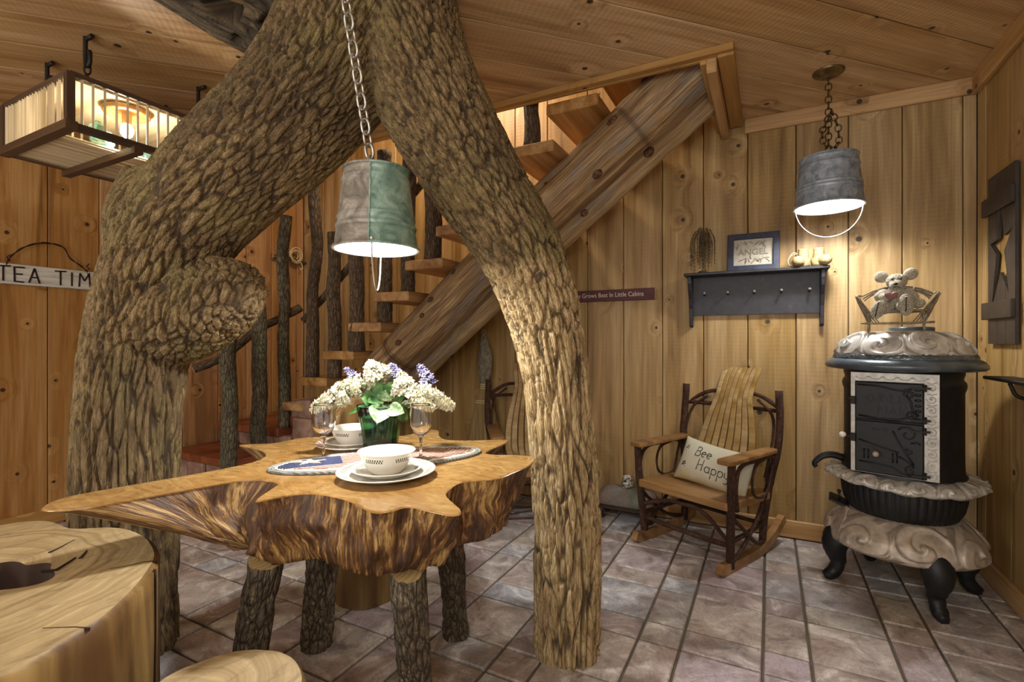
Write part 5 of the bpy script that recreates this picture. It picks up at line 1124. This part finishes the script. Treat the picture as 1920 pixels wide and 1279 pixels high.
for ch, px in (('T', -6), ('E', 24), ('A', 53), ('T', 103), ('I', 129), ('M', 147), ('E', 182)):
    y = SD(px, 0, XL + .02).y - (ya + yc) / 2
    for st_ in GL[ch]: tx.tube([(.024, y + gx * .078, -.044 + gy * .086) for gx, gy in st_], .0042, 6)
M['rust'] = newmat('rusty_wire', '2c1a12', .6, .4)[0]
tx.build('lettering', M['rust'], ts)
wy0, wy1 = SD(15, 0, XL + .02).y - (ya + yc) / 2, SD(164, 0, XL + .02).y - (ya + yc) / 2; wm = (wy0 + wy1) / 2
mb = MB()
for k in range(2):
    P = catmull([(.02, wy0 - .01, .05), (.02, wy0 + .01, .10), (.02, wy0 + .07, .165), (.02, wm - .03, .205), (.02, wm + .06, .195), (.02, wy1 - .09, .13), (.02, wy1 - .02, .075), (.02, wy1 + .01, .02)], 46)
    P = [(q[0] + .003 * math.cos(i * .7 + PI * k), q[1], q[2] + .003 * math.sin(i * .7 + PI * k)) for i, q in enumerate(P)]; mb.tube(P, .0028, 6)
mb.build('twisted_wire', M['rust'], ts)
mb = MB()
for yy in (wy0, wy1): mb.tube([(.022 + .008 * math.cos(t), yy + .006 * math.sin(t), .04 + .005 * t) for t in np.linspace(0, 14, 40)], .0026, 6)
mb.build('wire_coil', M['rust'], ts)
# star shutter on the right wall
m = pine('charcoal_wood', '241f1b', '332c27', '413832', .5, saw=0, knots=.02); M['char'] = m
yf, yn = 3.05, 2.765; zt, zb_ = 1.872, 1.112
su = thing('star_shutter', 'charcoal board shutter with a cut out star on the right wall', 'shutter', (XR, (yf + yn) / 2, (zt + zb_) / 2)); hw, hh = (yf - yn) / 2, (zt - zb_) / 2
star = [(.008, .235), (.034, .085), (.115, .075), (.048, .020), (.105, -.235), (.006, -.065), (-.080, -.16), (-.034, .025), (-.115, .110), (-.034, .090)]   # u (to the back), v
xu = lambda u: -u
for k, (ua, ub) in enumerate(((-hw, -hw / 3), (-hw / 3, hw / 3), (hw / 3, hw))):
    ua, ub = ua + .0012, ub - .0012; sp_ = clip(clip(star, (1, 0), ub), (-1, 0), -ua)
    # each board is what is left of its strip: walk the strip outline round the star's share of it
    nL = []; 
    edgeL = [p for p in sp_ if abs(p[0] - ua) < 1e-6]; edgeR = [p for p in sp_ if abs(p[0] - ub) < 1e-6]
    rect = [(ua, -hh), (ub, -hh), (ub, hh), (ua, hh)]
    if k == 1:
        up_p = clip(rect, (0, -1), -.0); lo_p = None
    holes = []
    o = MB()
    if len(sp_) > 2:
        # split the strip in many thin rows, leaving the star free
        ys = sorted(set([-hh, hh] + [round(p[1], 5) for p in sp_])); rows = []
        zs = np.unique(np.concatenate([ys, np.linspace(-.24, .24, 49)]))
        def span_at(z):
            xs = []
            for i, p in enumerate(star):
                q = star[(i + 1) % len(star)]
                if (p[1] - z) * (q[1] - z) < 0: t = (z - p[1]) / (q[1] - p[1]); xs.append(p[0] + (q[0] - p[0]) * t)
            xs.sort(); return list(zip(xs[::2], xs[1::2]))
        def solid(z0_, z1_):
            e = 1e-5; A, B = span_at(z0_ + e), span_at(z1_ - e)
            if len(A) != len(B): A = B = span_at((z0_ + z1_) / 2)
            cl_ = lambda u: min(max(u, ua), ub); L0, L1 = ua, ua; out = []
            for (a0_, a1_), (b0_, b1_) in zip(A, B):
                out.append((L0, L1, cl_(a0_), cl_(b0_))); L0, L1 = cl_(a1_), cl_(b1_)
            out.append((L0, L1, ub, ub)); return out
        for z0_, z1_ in zip(zs[:-1], zs[1:]):
            for l0, l1, r0_, r1_ in solid(z0_, z1_):
                if max(r0_ - l0, r1_ - l1) < 1e-5: continue
                vs = [(x, u, z) for x in (-.020, -.008) for u, z in ((l0, z0_), (r0_, z0_), (r1_, z1_), (l1, z1_))]
                o.add(vs, [(0, 1, 2, 3), (7, 6, 5, 4), (0, 3, 7, 4), (1, 5, 6, 2), (0, 4, 5, 1), (3, 2, 6, 7)])
    else: o.box((-.014, (ua + ub) / 2, 0), (.012, ub - ua, 2 * hh))
    ob = o.build('board', M['char'], su)
for z in (1.74, 1.262): MB().box((-.028, .012, z - (zt + zb_) / 2), (.016, 2 * hw + .035, .078)).build('batten', M['char'], su, bev=.003)
# small dark wall shelf at the right edge
ws = thing('wall_ledge', 'small dark iron ledge on the right wall at the picture edge', 'ledge', (XR, 2.55, .962))
MB().box((-.05, 0, .006), (.10, .58, .014)).build('ledge_plate', M['iron'], ws, bev=.003)
for yy in (-.24, .05): MB().tube(catmull([(-.09, yy, -.002), (-.07, yy, -.05), (-.03, yy, -.07), (-.005, yy, -.12)], 12), .007, 8).build('scroll_bracket', M['iron'], ws)
# broom hung under the stairs
p = BK(908, 640, 3.2); br = thing('hearth_broom', 'straw hearth broom hanging on the wall beneath the stairs', 'broom', (p.x, 3.205, .30))
m, nt, b = newmat('broom_straw', rough=.8); v = coords(nt); n = noise(nt, sc(nt, v, (160, 40, 3)), 1., 3); lk(nt, ramp(nt, n, [(.3, '6d5734'), (.5, '9c8455'), (.7, 'c0a878')]), b.inputs['Base Color']); bump(nt, b, n, .8, .006)
m2, nt, b = newmat('broom_braid', rough=.85); v = coords(nt); n = noise(nt, sc(nt, v, (60, 60, 30)), 1., 4); lk(nt, ramp(nt, n, [(.3, '5f5747'), (.6, '8f8772'), (.75, 'aaa38c')]), b.inputs['Base Color']); bump(nt, b, n, .6, .006)
E_ = 18
R_ = [[(w_ * math.cos(a), d_ * math.sin(a), z) for a in np.linspace(0, 2 * PI, E_ * 2, endpoint=False)] for w_, d_, z in ((.165, .035, 0), (.15, .036, .1), (.11, .034, .24), (.065, .03, .38), (.038, .026, .46), (.032, .024, .5))]
mb = MB(); loft(mb, R_, 0); mb.add(R_[0], [tuple(range(E_ * 2))[::-1]]); mb.build('bristles', m, br)
R_ = [[(w_ * math.cos(a) + sx_, d_ * math.sin(a), z) for a in np.linspace(0, 2 * PI, 20, endpoint=False)] for w_, d_, z, sx_ in ((.032, .024, .5, 0), (.05, .026, .56, .002), (.062, .027, .64, .004), (.058, .026, .72, .004), (.04, .024, .80, -.004), (.02, .02, .86, -.008), (.012, .012, .88, -.01))]
mb = MB(); loft(mb, R_, 0); mb.build('braided_handle', m2, br)
for z in (.36, .375, .47, .485, .50): MB().tube([((.034 + max(0, .47 - z) * .42) * math.cos(a), .029 * math.sin(a), z) for a in np.linspace(0, 2 * PI, 24, endpoint=False)], .004, 6, closed=True, caps=False).build('binding', M['straw'], br)
MB().tube([(-.01 + .012 * math.cos(a), 0, .895 + .018 * math.sin(a)) for a in np.linspace(0, 2 * PI, 16, endpoint=False)], .0025, 6, closed=True, caps=False).build('hanging_loop', M['straw'], br)
# peg rail with a coil of cord near the left back corner
a, c = SD(512, 480, XL + .03), SD(556, 489, XL + .03)
pr = thing('peg_rail', 'short dark branch rail on the left wall beside the stair posts', 'rail', (XL, a.y, a.z))
log('branch', [a, (a + c) / 2 + Vector((.006, 0, .004)), c + Vector((0, .1, -.01))], .016, [M['post_d'], M['end']], pr, 10, .03, .002, (40, 12), 71)
cc_ = SD(553, 480, XL + .05); cd = thing('cord_coil', 'pale coil of cord looped over the branch rail', 'cord', cc_)
mb = MB()
for k in range(4): mb.tube([(.012 * k - .015, (.045 + .006 * k) * math.cos(t) + .01 * math.sin(k), (.048 + .005 * k) * math.sin(t) + .012 * math.cos(k * 2)) for t in np.linspace(0, 2 * PI, 28, endpoint=False)], .0055, 6, closed=True, caps=False)
mb.tube(catmull([(0, .03, -.03), (.01, .06, -.06), (0, .085, -.10), (0, .06, -.12)], 12), .0055, 6); mb.build('cord_loops', M['straw'], cd)
# ------------------------------------------------------------ the laid table
def diskmat(name, base, pat, r0, r1, n, rough=.16):      # glazed white with a ring of small checks between radii r0 and r1
    m, nt, b = newmat(name, base, rough); v = nd(nt, 'TexCoord').outputs['Object']; s = nd(nt, 'SeparateXYZ', {0: v}).outputs
    ang = mth(nt, 'ARCTAN2', s[1], s[0]); rr = mth(nt, 'SQRT', mth(nt, 'ADD', mth(nt, 'MULTIPLY', s[0], s[0]), mth(nt, 'MULTIPLY', s[1], s[1])))
    t = mth(nt, 'MULTIPLY', mth(nt, 'SUBTRACT', rr, r0), 1 / (r1 - r0)); row = mth(nt, 'FLOOR', mth(nt, 'MULTIPLY', t, 2.))
    u = mth(nt, 'FRACT', mth(nt, 'ADD', mth(nt, 'MULTIPLY', ang, n / (2 * PI)), mth(nt, 'MULTIPLY', row, .5))); on = mth(nt, 'LESS_THAN', u, .5)
    ins = mth(nt, 'MULTIPLY', mth(nt, 'GREATER_THAN', t, 0.), mth(nt, 'LESS_THAN', t, 1.)); seg = mth(nt, 'LESS_THAN', mth(nt, 'FRACT', mth(nt, 'MULTIPLY', ang, 6 / (2 * PI))), .72)
    lk(nt, mix(nt, mth(nt, 'MULTIPLY', mth(nt, 'MULTIPLY', on, ins), seg), base, pat), b.inputs['Base Color']); return m
def bowlmat(name, base, pat, z0, z1, n):
    m, nt, b = newmat(name, base, .16); v = nd(nt, 'TexCoord').outputs['Object']; s = nd(nt, 'SeparateXYZ', {0: v}).outputs
    ang = mth(nt, 'ARCTAN2', s[1], s[0]); rr = mth(nt, 'SQRT', mth(nt, 'ADD', mth(nt, 'MULTIPLY', s[0], s[0]), mth(nt, 'MULTIPLY', s[1], s[1])))
    t = mth(nt, 'MULTIPLY', mth(nt, 'SUBTRACT', s[2], z0), 1 / (z1 - z0)); row = mth(nt, 'FLOOR', mth(nt, 'MULTIPLY', t, 2.))
    u = mth(nt, 'FRACT', mth(nt, 'ADD', mth(nt, 'MULTIPLY', ang, n / (2 * PI)), mth(nt, 'MULTIPLY', row, .5))); on = mth(nt, 'LESS_THAN', u, .5)
    ins = mth(nt, 'MULTIPLY', mth(nt, 'GREATER_THAN', t, 0.), mth(nt, 'LESS_THAN', t, 1.)); seg = mth(nt, 'LESS_THAN', mth(nt, 'FRACT', mth(nt, 'MULTIPLY_ADD', ang, 5 / (2 * PI), .12)), .62)
    face = nd(nt, 'SeparateXYZ', {0: nd(nt, 'NewGeometry').outputs['Normal']}).outputs; outw = mth(nt, 'GREATER_THAN', mth(nt, 'ADD', mth(nt, 'MULTIPLY', face[0], s[0]), mth(nt, 'MULTIPLY', face[1], s[1])), 0.)
    lk(nt, mix(nt, mth(nt, 'MULTIPLY', mth(nt, 'MULTIPLY', on, ins), mth(nt, 'MULTIPLY', seg, outw)), base, pat), b.inputs['Base Color']); return m
M['plate'] = diskmat('dinner_plate_glaze', 'ece8dd', '4a6352', .108, .124, 110); M['splate'] = diskmat('side_plate_glaze', 'ece8dd', '4a6352', .076, .088, 84); M['bowl'] = bowlmat('bowl_glaze', 'ece8dd', '35463c', .036, .047, 64)
M['plate_r'] = diskmat('flower_plate_glaze', 'e8ddd0', '9a5a48', .104, .124, 30)
def plate(name, label, r, loc, mat, grp=None):
    k = r / .134
    o = MB().lathe([(0, .003), (.05 * k, 0), (.085 * k, .001), (.094 * k, .005), (.13 * k, .0175), (.134 * k, .019), (.1345 * k, .0205), (.132 * k, .0215), (.094 * k, .0095), (.086 * k, .006), (0, .006)], 64).build(name, mat, loc=loc); return tag(o, label, 'plate', grp)
def bowl(label, loc, rz):
    o = MB().lathe([(0, .004), (.036, .002), (.042, 0), (.044, .003), (.056, .016), (.066, .034), (.072, .05), (.0775, .0565), (.079, .058), (.0785, .0595), (.076, .059), (.069, .050), (.062, .034), (.052, .018), (.04, .008), (0, .007)], 64).build('bowl', M['bowl'], loc=loc, rz=rz); return tag(o, label, 'bowl')
p = G(725, 893, TZ); plate('dinner_plate', 'large cream dinner plate nearest the front of the table', .134, (p.x, p.y, TZ), M['plate'])
plate('side_plate', 'smaller cream plate between the front bowl and dinner plate', .097, (p.x, p.y, TZ + .0065), M['splate']); bowl('white bowl with dark checks on the front place setting', (p.x, p.y, TZ + .0135), .9)
q = G(662, 839, TZ); plate('dinner_plate', 'cream dinner plate with reddish flowers behind the left glass', .125, (q.x, q.y, TZ), M['plate_r'])
plate('side_plate', 'smaller cream plate under the back bowl beside the vase', .092, (q.x, q.y, TZ + .0065), M['splate']); bowl('white checked bowl on the back place setting beside the vase', (q.x, q.y, TZ + .0135), .9)
# oval braided mat
ma, mb_ = G(500, 884, TZ), G(901, 846, TZ); mc = (ma + mb_) / 2; ml = (mb_ - ma).length / 2; mr = math.atan2((mb_ - ma).y, (mb_ - ma).x); mwid = .128
mat_ = thing('braided_mat', 'oval braided flag mat in red, cream and navy under the vase', 'mat', (mc.x, mc.y, TZ), mr)
def braid(name, c1, c2):
    m, nt, b = newmat(name, c1, .95); v = nd(nt, 'TexCoord').outputs['Object']; wv = nd(nt, 'TexWave', {'Vector': v, 'Scale': 42., 'Distortion': 3.}, bands_direction='DIAGONAL').outputs['Fac']
    lk(nt, mix(nt, wv, c1, c2), b.inputs['Base Color']); bump(nt, b, wv, .6, .004); return m
BRD = {'grey': braid('braid_grey', '6f7578', '9a9a90'), 'cream': braid('braid_cream', 'c9bfa6', 'ddd5c0'), 'red': braid('braid_red', '8a3c3c', 'b06a5e'), 'navy': braid('braid_navy', '2b3150', '474d70')}
def ell(k, n=72): return [(max(.01, ml - k) * math.cos(t), (mwid - k) * math.sin(t), .0045) for t in np.linspace(0, 2 * PI, n, endpoint=False)]
for i, c in enumerate(('grey', 'grey', 'cream', 'cream')): MB().tube(ell(.005 + i * .0095), .0049, 7, closed=True, caps=False).build('braid', BRD[c], mat_)
iw, il = mwid - .041, ml - .041; rows = 19
for i in range(rows):
    y = -iw + (2 * iw) * (i + .5) / rows; xe = il * math.sqrt(max(.02, 1 - (y / iw) ** 2)) + .012; c = ('red', 'cream', 'navy', 'cream')[i % 4] if i % 2 == 0 else 'cream'; c = 'red' if c == 'navy' else c
    xc_ = -.12 if y > -.035 else -9
    if xc_ > -xe: MB().tube([(-xe, y, .0045), ((xc_ - xe) / 2, y, .0045), (xc_, y, .0045)], .0060, 7).build('braid', BRD['navy'], mat_); MB().tube([(xc_, y, .0045), (xe * .3, y, .0045), (xe, y, .0045)], .0060, 7).build('braid', BRD[c], mat_)
    else: MB().tube([(-xe, y, .0045), (0, y, .0045), (xe, y, .0045)], .0060, 7).build('braid', BRD[c], mat_)
stp = [((.042 if i % 2 == 0 else .016) * math.sin(i * PI / 5) * 1.2 - .21, (.036 if i % 2 == 0 else .014) * math.cos(i * PI / 5) + .025) for i in range(10)]
MB().prism(stp, .008, .0118).build('star', BRD['cream'], mat_)
# glasses
def glassmat(name, col, rough=.0, ior=1.45):
    m, nt, b = newmat(name, col, rough); b.inputs['Transmission Weight'].default_value = 1; b.inputs['IOR'].default_value = ior; return m
M['glass'] = glassmat('clear_glass', 'ffffff'); M['green'] = glassmat('green_glass', '649f7a', .12)
def goblet(label, loc, s=1.0):
    t = thing('wine_glass', label, 'glass', loc, 0, 'wine glasses on the table')
    MB().lathe([(r * s, z * s) for r, z in ((0, .0), (.034, 0), (.0345, .0015), (.02, .004), (.007, .008), (.0045, .014), (.004, .05), (.0055, .066), (.009, .072), (0.0, .072))], 32).build('stem', M['glass'], t)
    MB().lathe([(r * s, z * s) for r, z in ((0, .0725), (.012, .074), (.026, .085), (.0335, .103), (.0355, .122), (.0335, .145), (.030, .166), (.0292, .170), (.0283, .170), (.029, .166), (.0323, .145), (.0342, .122), (.0322, .104), (.025, .088), (.012, .078), (0, .0765))], 40).build('glass_bowl', M['glass'], t)
    return t
g1, g2 = G(607, 861, TZ), G(789, 866, TZ)
goblet('left stemmed glass beneath drooping white flowers', (g1.x, g1.y, TZ + .0), 1.03); goblet('right stemmed glass behind the front bowl', (g2.x, g2.y, TZ + .009), 1.0)
# vase
vp = G(714, 847, TZ); vz = TZ + .010
va = tag(MB().lathe([(0, .0), (.048, 0), (.052, .006), (.053, .03), (.057, .07), (.064, .11), (.071, .148), (.0695, .149), (.0625, .11), (.0555, .07), (.051, .03), (.048, .012), (0, .01)], 96, fn=lambda r, z, t, i: (r * 1.1 * (1 + .030 * abs(math.sin(t * 8)) * min(1, z * 20)), z)).build('vase', M['green'], loc=(vp.x, vp.y, vz)), 'dark green fluted glass vase holding the bouquet', 'vase')
# flowers: sprays of lilac, each a thing with stem and florets
def petal_mesh(col, key):
    m, nt, b = newmat(key, col, .7); b.inputs['Subsurface Weight'].default_value = 0; v = coords(nt); lk(nt, mix(nt, noise(nt, v, 30., 2), col, {'white_petal': 'dedbbc', 'purple_petal': '77729c'}[key]), b.inputs['Base Color']); return m
M['white'] = petal_mesh('eeebd6', 'white_petal'); M['purple'] = petal_mesh('b0aacb', 'purple_petal')
m, nt, b = newmat('leaf_green', rough=.45); v = coords(nt); lk(nt, ramp(nt, noise(nt, v, 26., 3), [(.3, '2a4a26'), (.5, '44703a'), (.7, '7fa05a')]), b.inputs['Base Color']); M['leaf'] = m
m, nt, b = newmat('leaf_variegated', rough=.45); v = coords(nt); lk(nt, ramp(nt, noise(nt, v, 60., 4, .7), [(.35, '3d6638'), (.5, '7f9a6c'), (.62, 'c3cbb0')]), b.inputs['Base Color']); M['leaf2'] = m
M['stem'] = newmat('flower_stem', '5f7a3c', .6)[0]
rf = random.Random(11)
def floret(mb, c, n, s):
    n = Vector(n).normalized(); u = n.orthogonal().normalized(); v = n.cross(u); a0 = rf.uniform(0, 2); c = Vector(c); vs = [c - n * s * .9]; fs = []
    for k in range(4):
        a = a0 + k * PI / 2; d = u * math.cos(a) + v * math.sin(a); e = u * -math.sin(a) + v * math.cos(a); i = len(vs)
        vs += [c + d * s * .15, c + d * s * .7 + e * s * .42 + n * s * .1, c + d * s * 1.15 + n * s * .28, c + d * s * .7 - e * s * .42 + n * s * .1]; fs += [(i, i + 1, i + 2, i + 3), (0, i + 3, i), (0, i, i + 1)]
    mb.add(vs, fs)
def spray(label, tip, base, r, L, cnt, mat, s=.0128):
    cnt = int(cnt * .85); r *= 1.18
    tip, base = Vector(tip), Vector(base); vm = Vector((vp.x, vp.y, vz + .14)); t = thing('lilac_spray', label, 'flower', (vp.x, vp.y, vz + .03), 0, 'artificial lilac sprays in the vase'); inv = Matrix.Translation((-vp.x, -vp.y, -vz - .03))
    ax = (tip - base); mid_ = (vm + base) / 2 + Vector((0, 0, .015))
    MB().tube([inv @ Vector(q) for q in catmull([(vp.x + rf.uniform(-.02, .02), vp.y + rf.uniform(-.02, .02), vz + .03), vm + Vector((rf.uniform(-.02, .02), rf.uniform(-.02, .02), 0)), mid_, base, base + ax * .9], 16)], .002, 6).build('flower_stem', M['stem'], t)
    mb = MB(); u = ax.normalized().orthogonal().normalized(); v = ax.normalized().cross(u)
    for i in range(cnt):
        k = rf.random(); a = rf.uniform(0, 2 * PI); rad = r * (1 - .75 * k ** 1.6) * (rf.random() ** .35)
        n = (u * math.cos(a) + v * math.sin(a)) + ax.normalized() * (.2 + .8 * k); c = base + ax * k + (u * math.cos(a) + v * math.sin(a)) * rad
        floret(mb, inv @ c, n + Vector((rf.uniform(-.4, .4), rf.uniform(-.4, .4), rf.uniform(-.2, .5))), s * rf.uniform(.75, 1.15))
    o = mb.build('florets', mat, t); o['kind'] = 'stuff'
D0 = vp.x * -sn + vp.y * cs                              # depth of the vase
Wd = lambda px, py, dd=0: W(px, py, D0 + dd)
spray('white lilac spray drooping over the left glass', Wd(586, 768, -.03), Wd(650, 735, -.02), .034, 0, 190, M['white'])
spray('white lilac spray between left glass and tall middle bloom', Wd(628, 730, .0), Wd(676, 722, .0), .03, 0, 130, M['white'])
spray('tallest round white bloom at the middle of the bouquet', Wd(692, 682, .0), Wd(712, 712, -.01), .046, 0, 230, M['white'])
spray('white lilac spray right of the tall bloom', Wd(752, 700, .0), Wd(764, 738, -.02), .033, 0, 150, M['white'])
spray('white lilac spray reaching far right past the right glass', Wd(848, 762, -.01), Wd(785, 735, -.01), .034, 0, 210, M['white'])
spray('white lilac spray hanging low above the right glass', Wd(812, 765, -.05), Wd(768, 745, -.03), .026, 0, 100, M['white'])
spray('small purple lilac tip at the bouquet left', Wd(648, 692, .05), Wd(664, 708, .04), .014, 0, 45, M['purple'], .009)
spray('purple lilac tip behind the tall white bloom', Wd(732, 684, .06), Wd(748, 706, .04), .020, 0, 90, M['purple'], .009)
spray('purple lilac spray at the bouquet right above the white', Wd(786, 684, .05), Wd(806, 722, .03), .024, 0, 130, M['purple'], .009)
spray('small white sprig at the front centre of the bouquet', Wd(744, 716, -.05), Wd(748, 738, -.04), .018, 0, 60, M['white'])
def leaf(mb, base, tip, wd, curl=.2, up=(0, 0, 1)):
    base, tip = Vector(base), Vector(tip); x = tip - base; L = x.length; x.normalize(); y = Vector(up).cross(x).normalized(); z = x.cross(y); vs, fs = [], []; n = 8
    for i in range(n + 1):
        t = i / n; w_ = wd * (math.sin(PI * min(1, t ** .65)) ** .8) * .5 + .0005; h = -curl * L * t * t
        for k in (-1, -.5, 0, .5, 1): vs.append(base + x * L * t + y * w_ * k + z * (h - abs(k) * -.12 * wd))
    for i in range(n):
        for k in range(4): a = i * 5 + k; fs.append((a, a + 1, a + 6, a + 5))
    mb.add(vs, fs, 0, True)
lv = thing('leaf_sprig', 'green ivy leaves spilling over the vase rim', 'leaves', (vp.x, vp.y, vz + .1)); inv = Matrix.Translation((-vp.x, -vp.y, -vz - .1)); rim = Wd(716, 765, -.05)
for (bx_, by_, bd), (tx_, ty_, td), wd, mt_, cur, up_v in (((716, 762, -.06), (707, 793, -.12), .075, 'leaf2', .15, (cs * .3 + sn, .9 * -cs, .4)), ((728, 765, -.07), (758, 774, -.09), .05, 'leaf2', .1, (.4, -.8, .5)), ((702, 756, -.04), (676, 742, -.06), .05, 'leaf', .1, (.3, -.7, .7)), ((714, 752, -.03), (690, 752, -.08), .05, 'leaf', .2, (.3, -.8, .6)),
        ((738, 758, -.04), (770, 757, -.05), .045, 'leaf', .2, (.2, -.6, .8)), ((690, 762, -.03), (648, 772, -.04), .03, 'leaf', .25, (.2, -.5, .9)), ((722, 750, -.05), (722, 732, -.07), .05, 'leaf2', .1, (.4, -.9, .2)), ((712, 745, -.02), (712, 715, -.03), .05, 'leaf', .1, (.4, -.9, .1)), ((730, 742, -.03), (738, 714, -.05), .055, 'leaf', .1, (.4, -.9, .1)), ((742, 752, -.03), (760, 735, -.05), .04, 'leaf', .1, (.4, -.8, .4)), ((705, 750, .03), (690, 722, .04), .05, 'leaf', .1, (.4, -.9, .3)), ((745, 770, -.06), (768, 790, -.03), .045, 'leaf', .3, (.3, -.7, .6))):
    mb = MB(); leaf(mb, inv @ Wd(bx_, by_, bd), inv @ Wd(tx_, ty_, td), wd, cur, up_v); mb.build('leaf', M[mt_], lv)
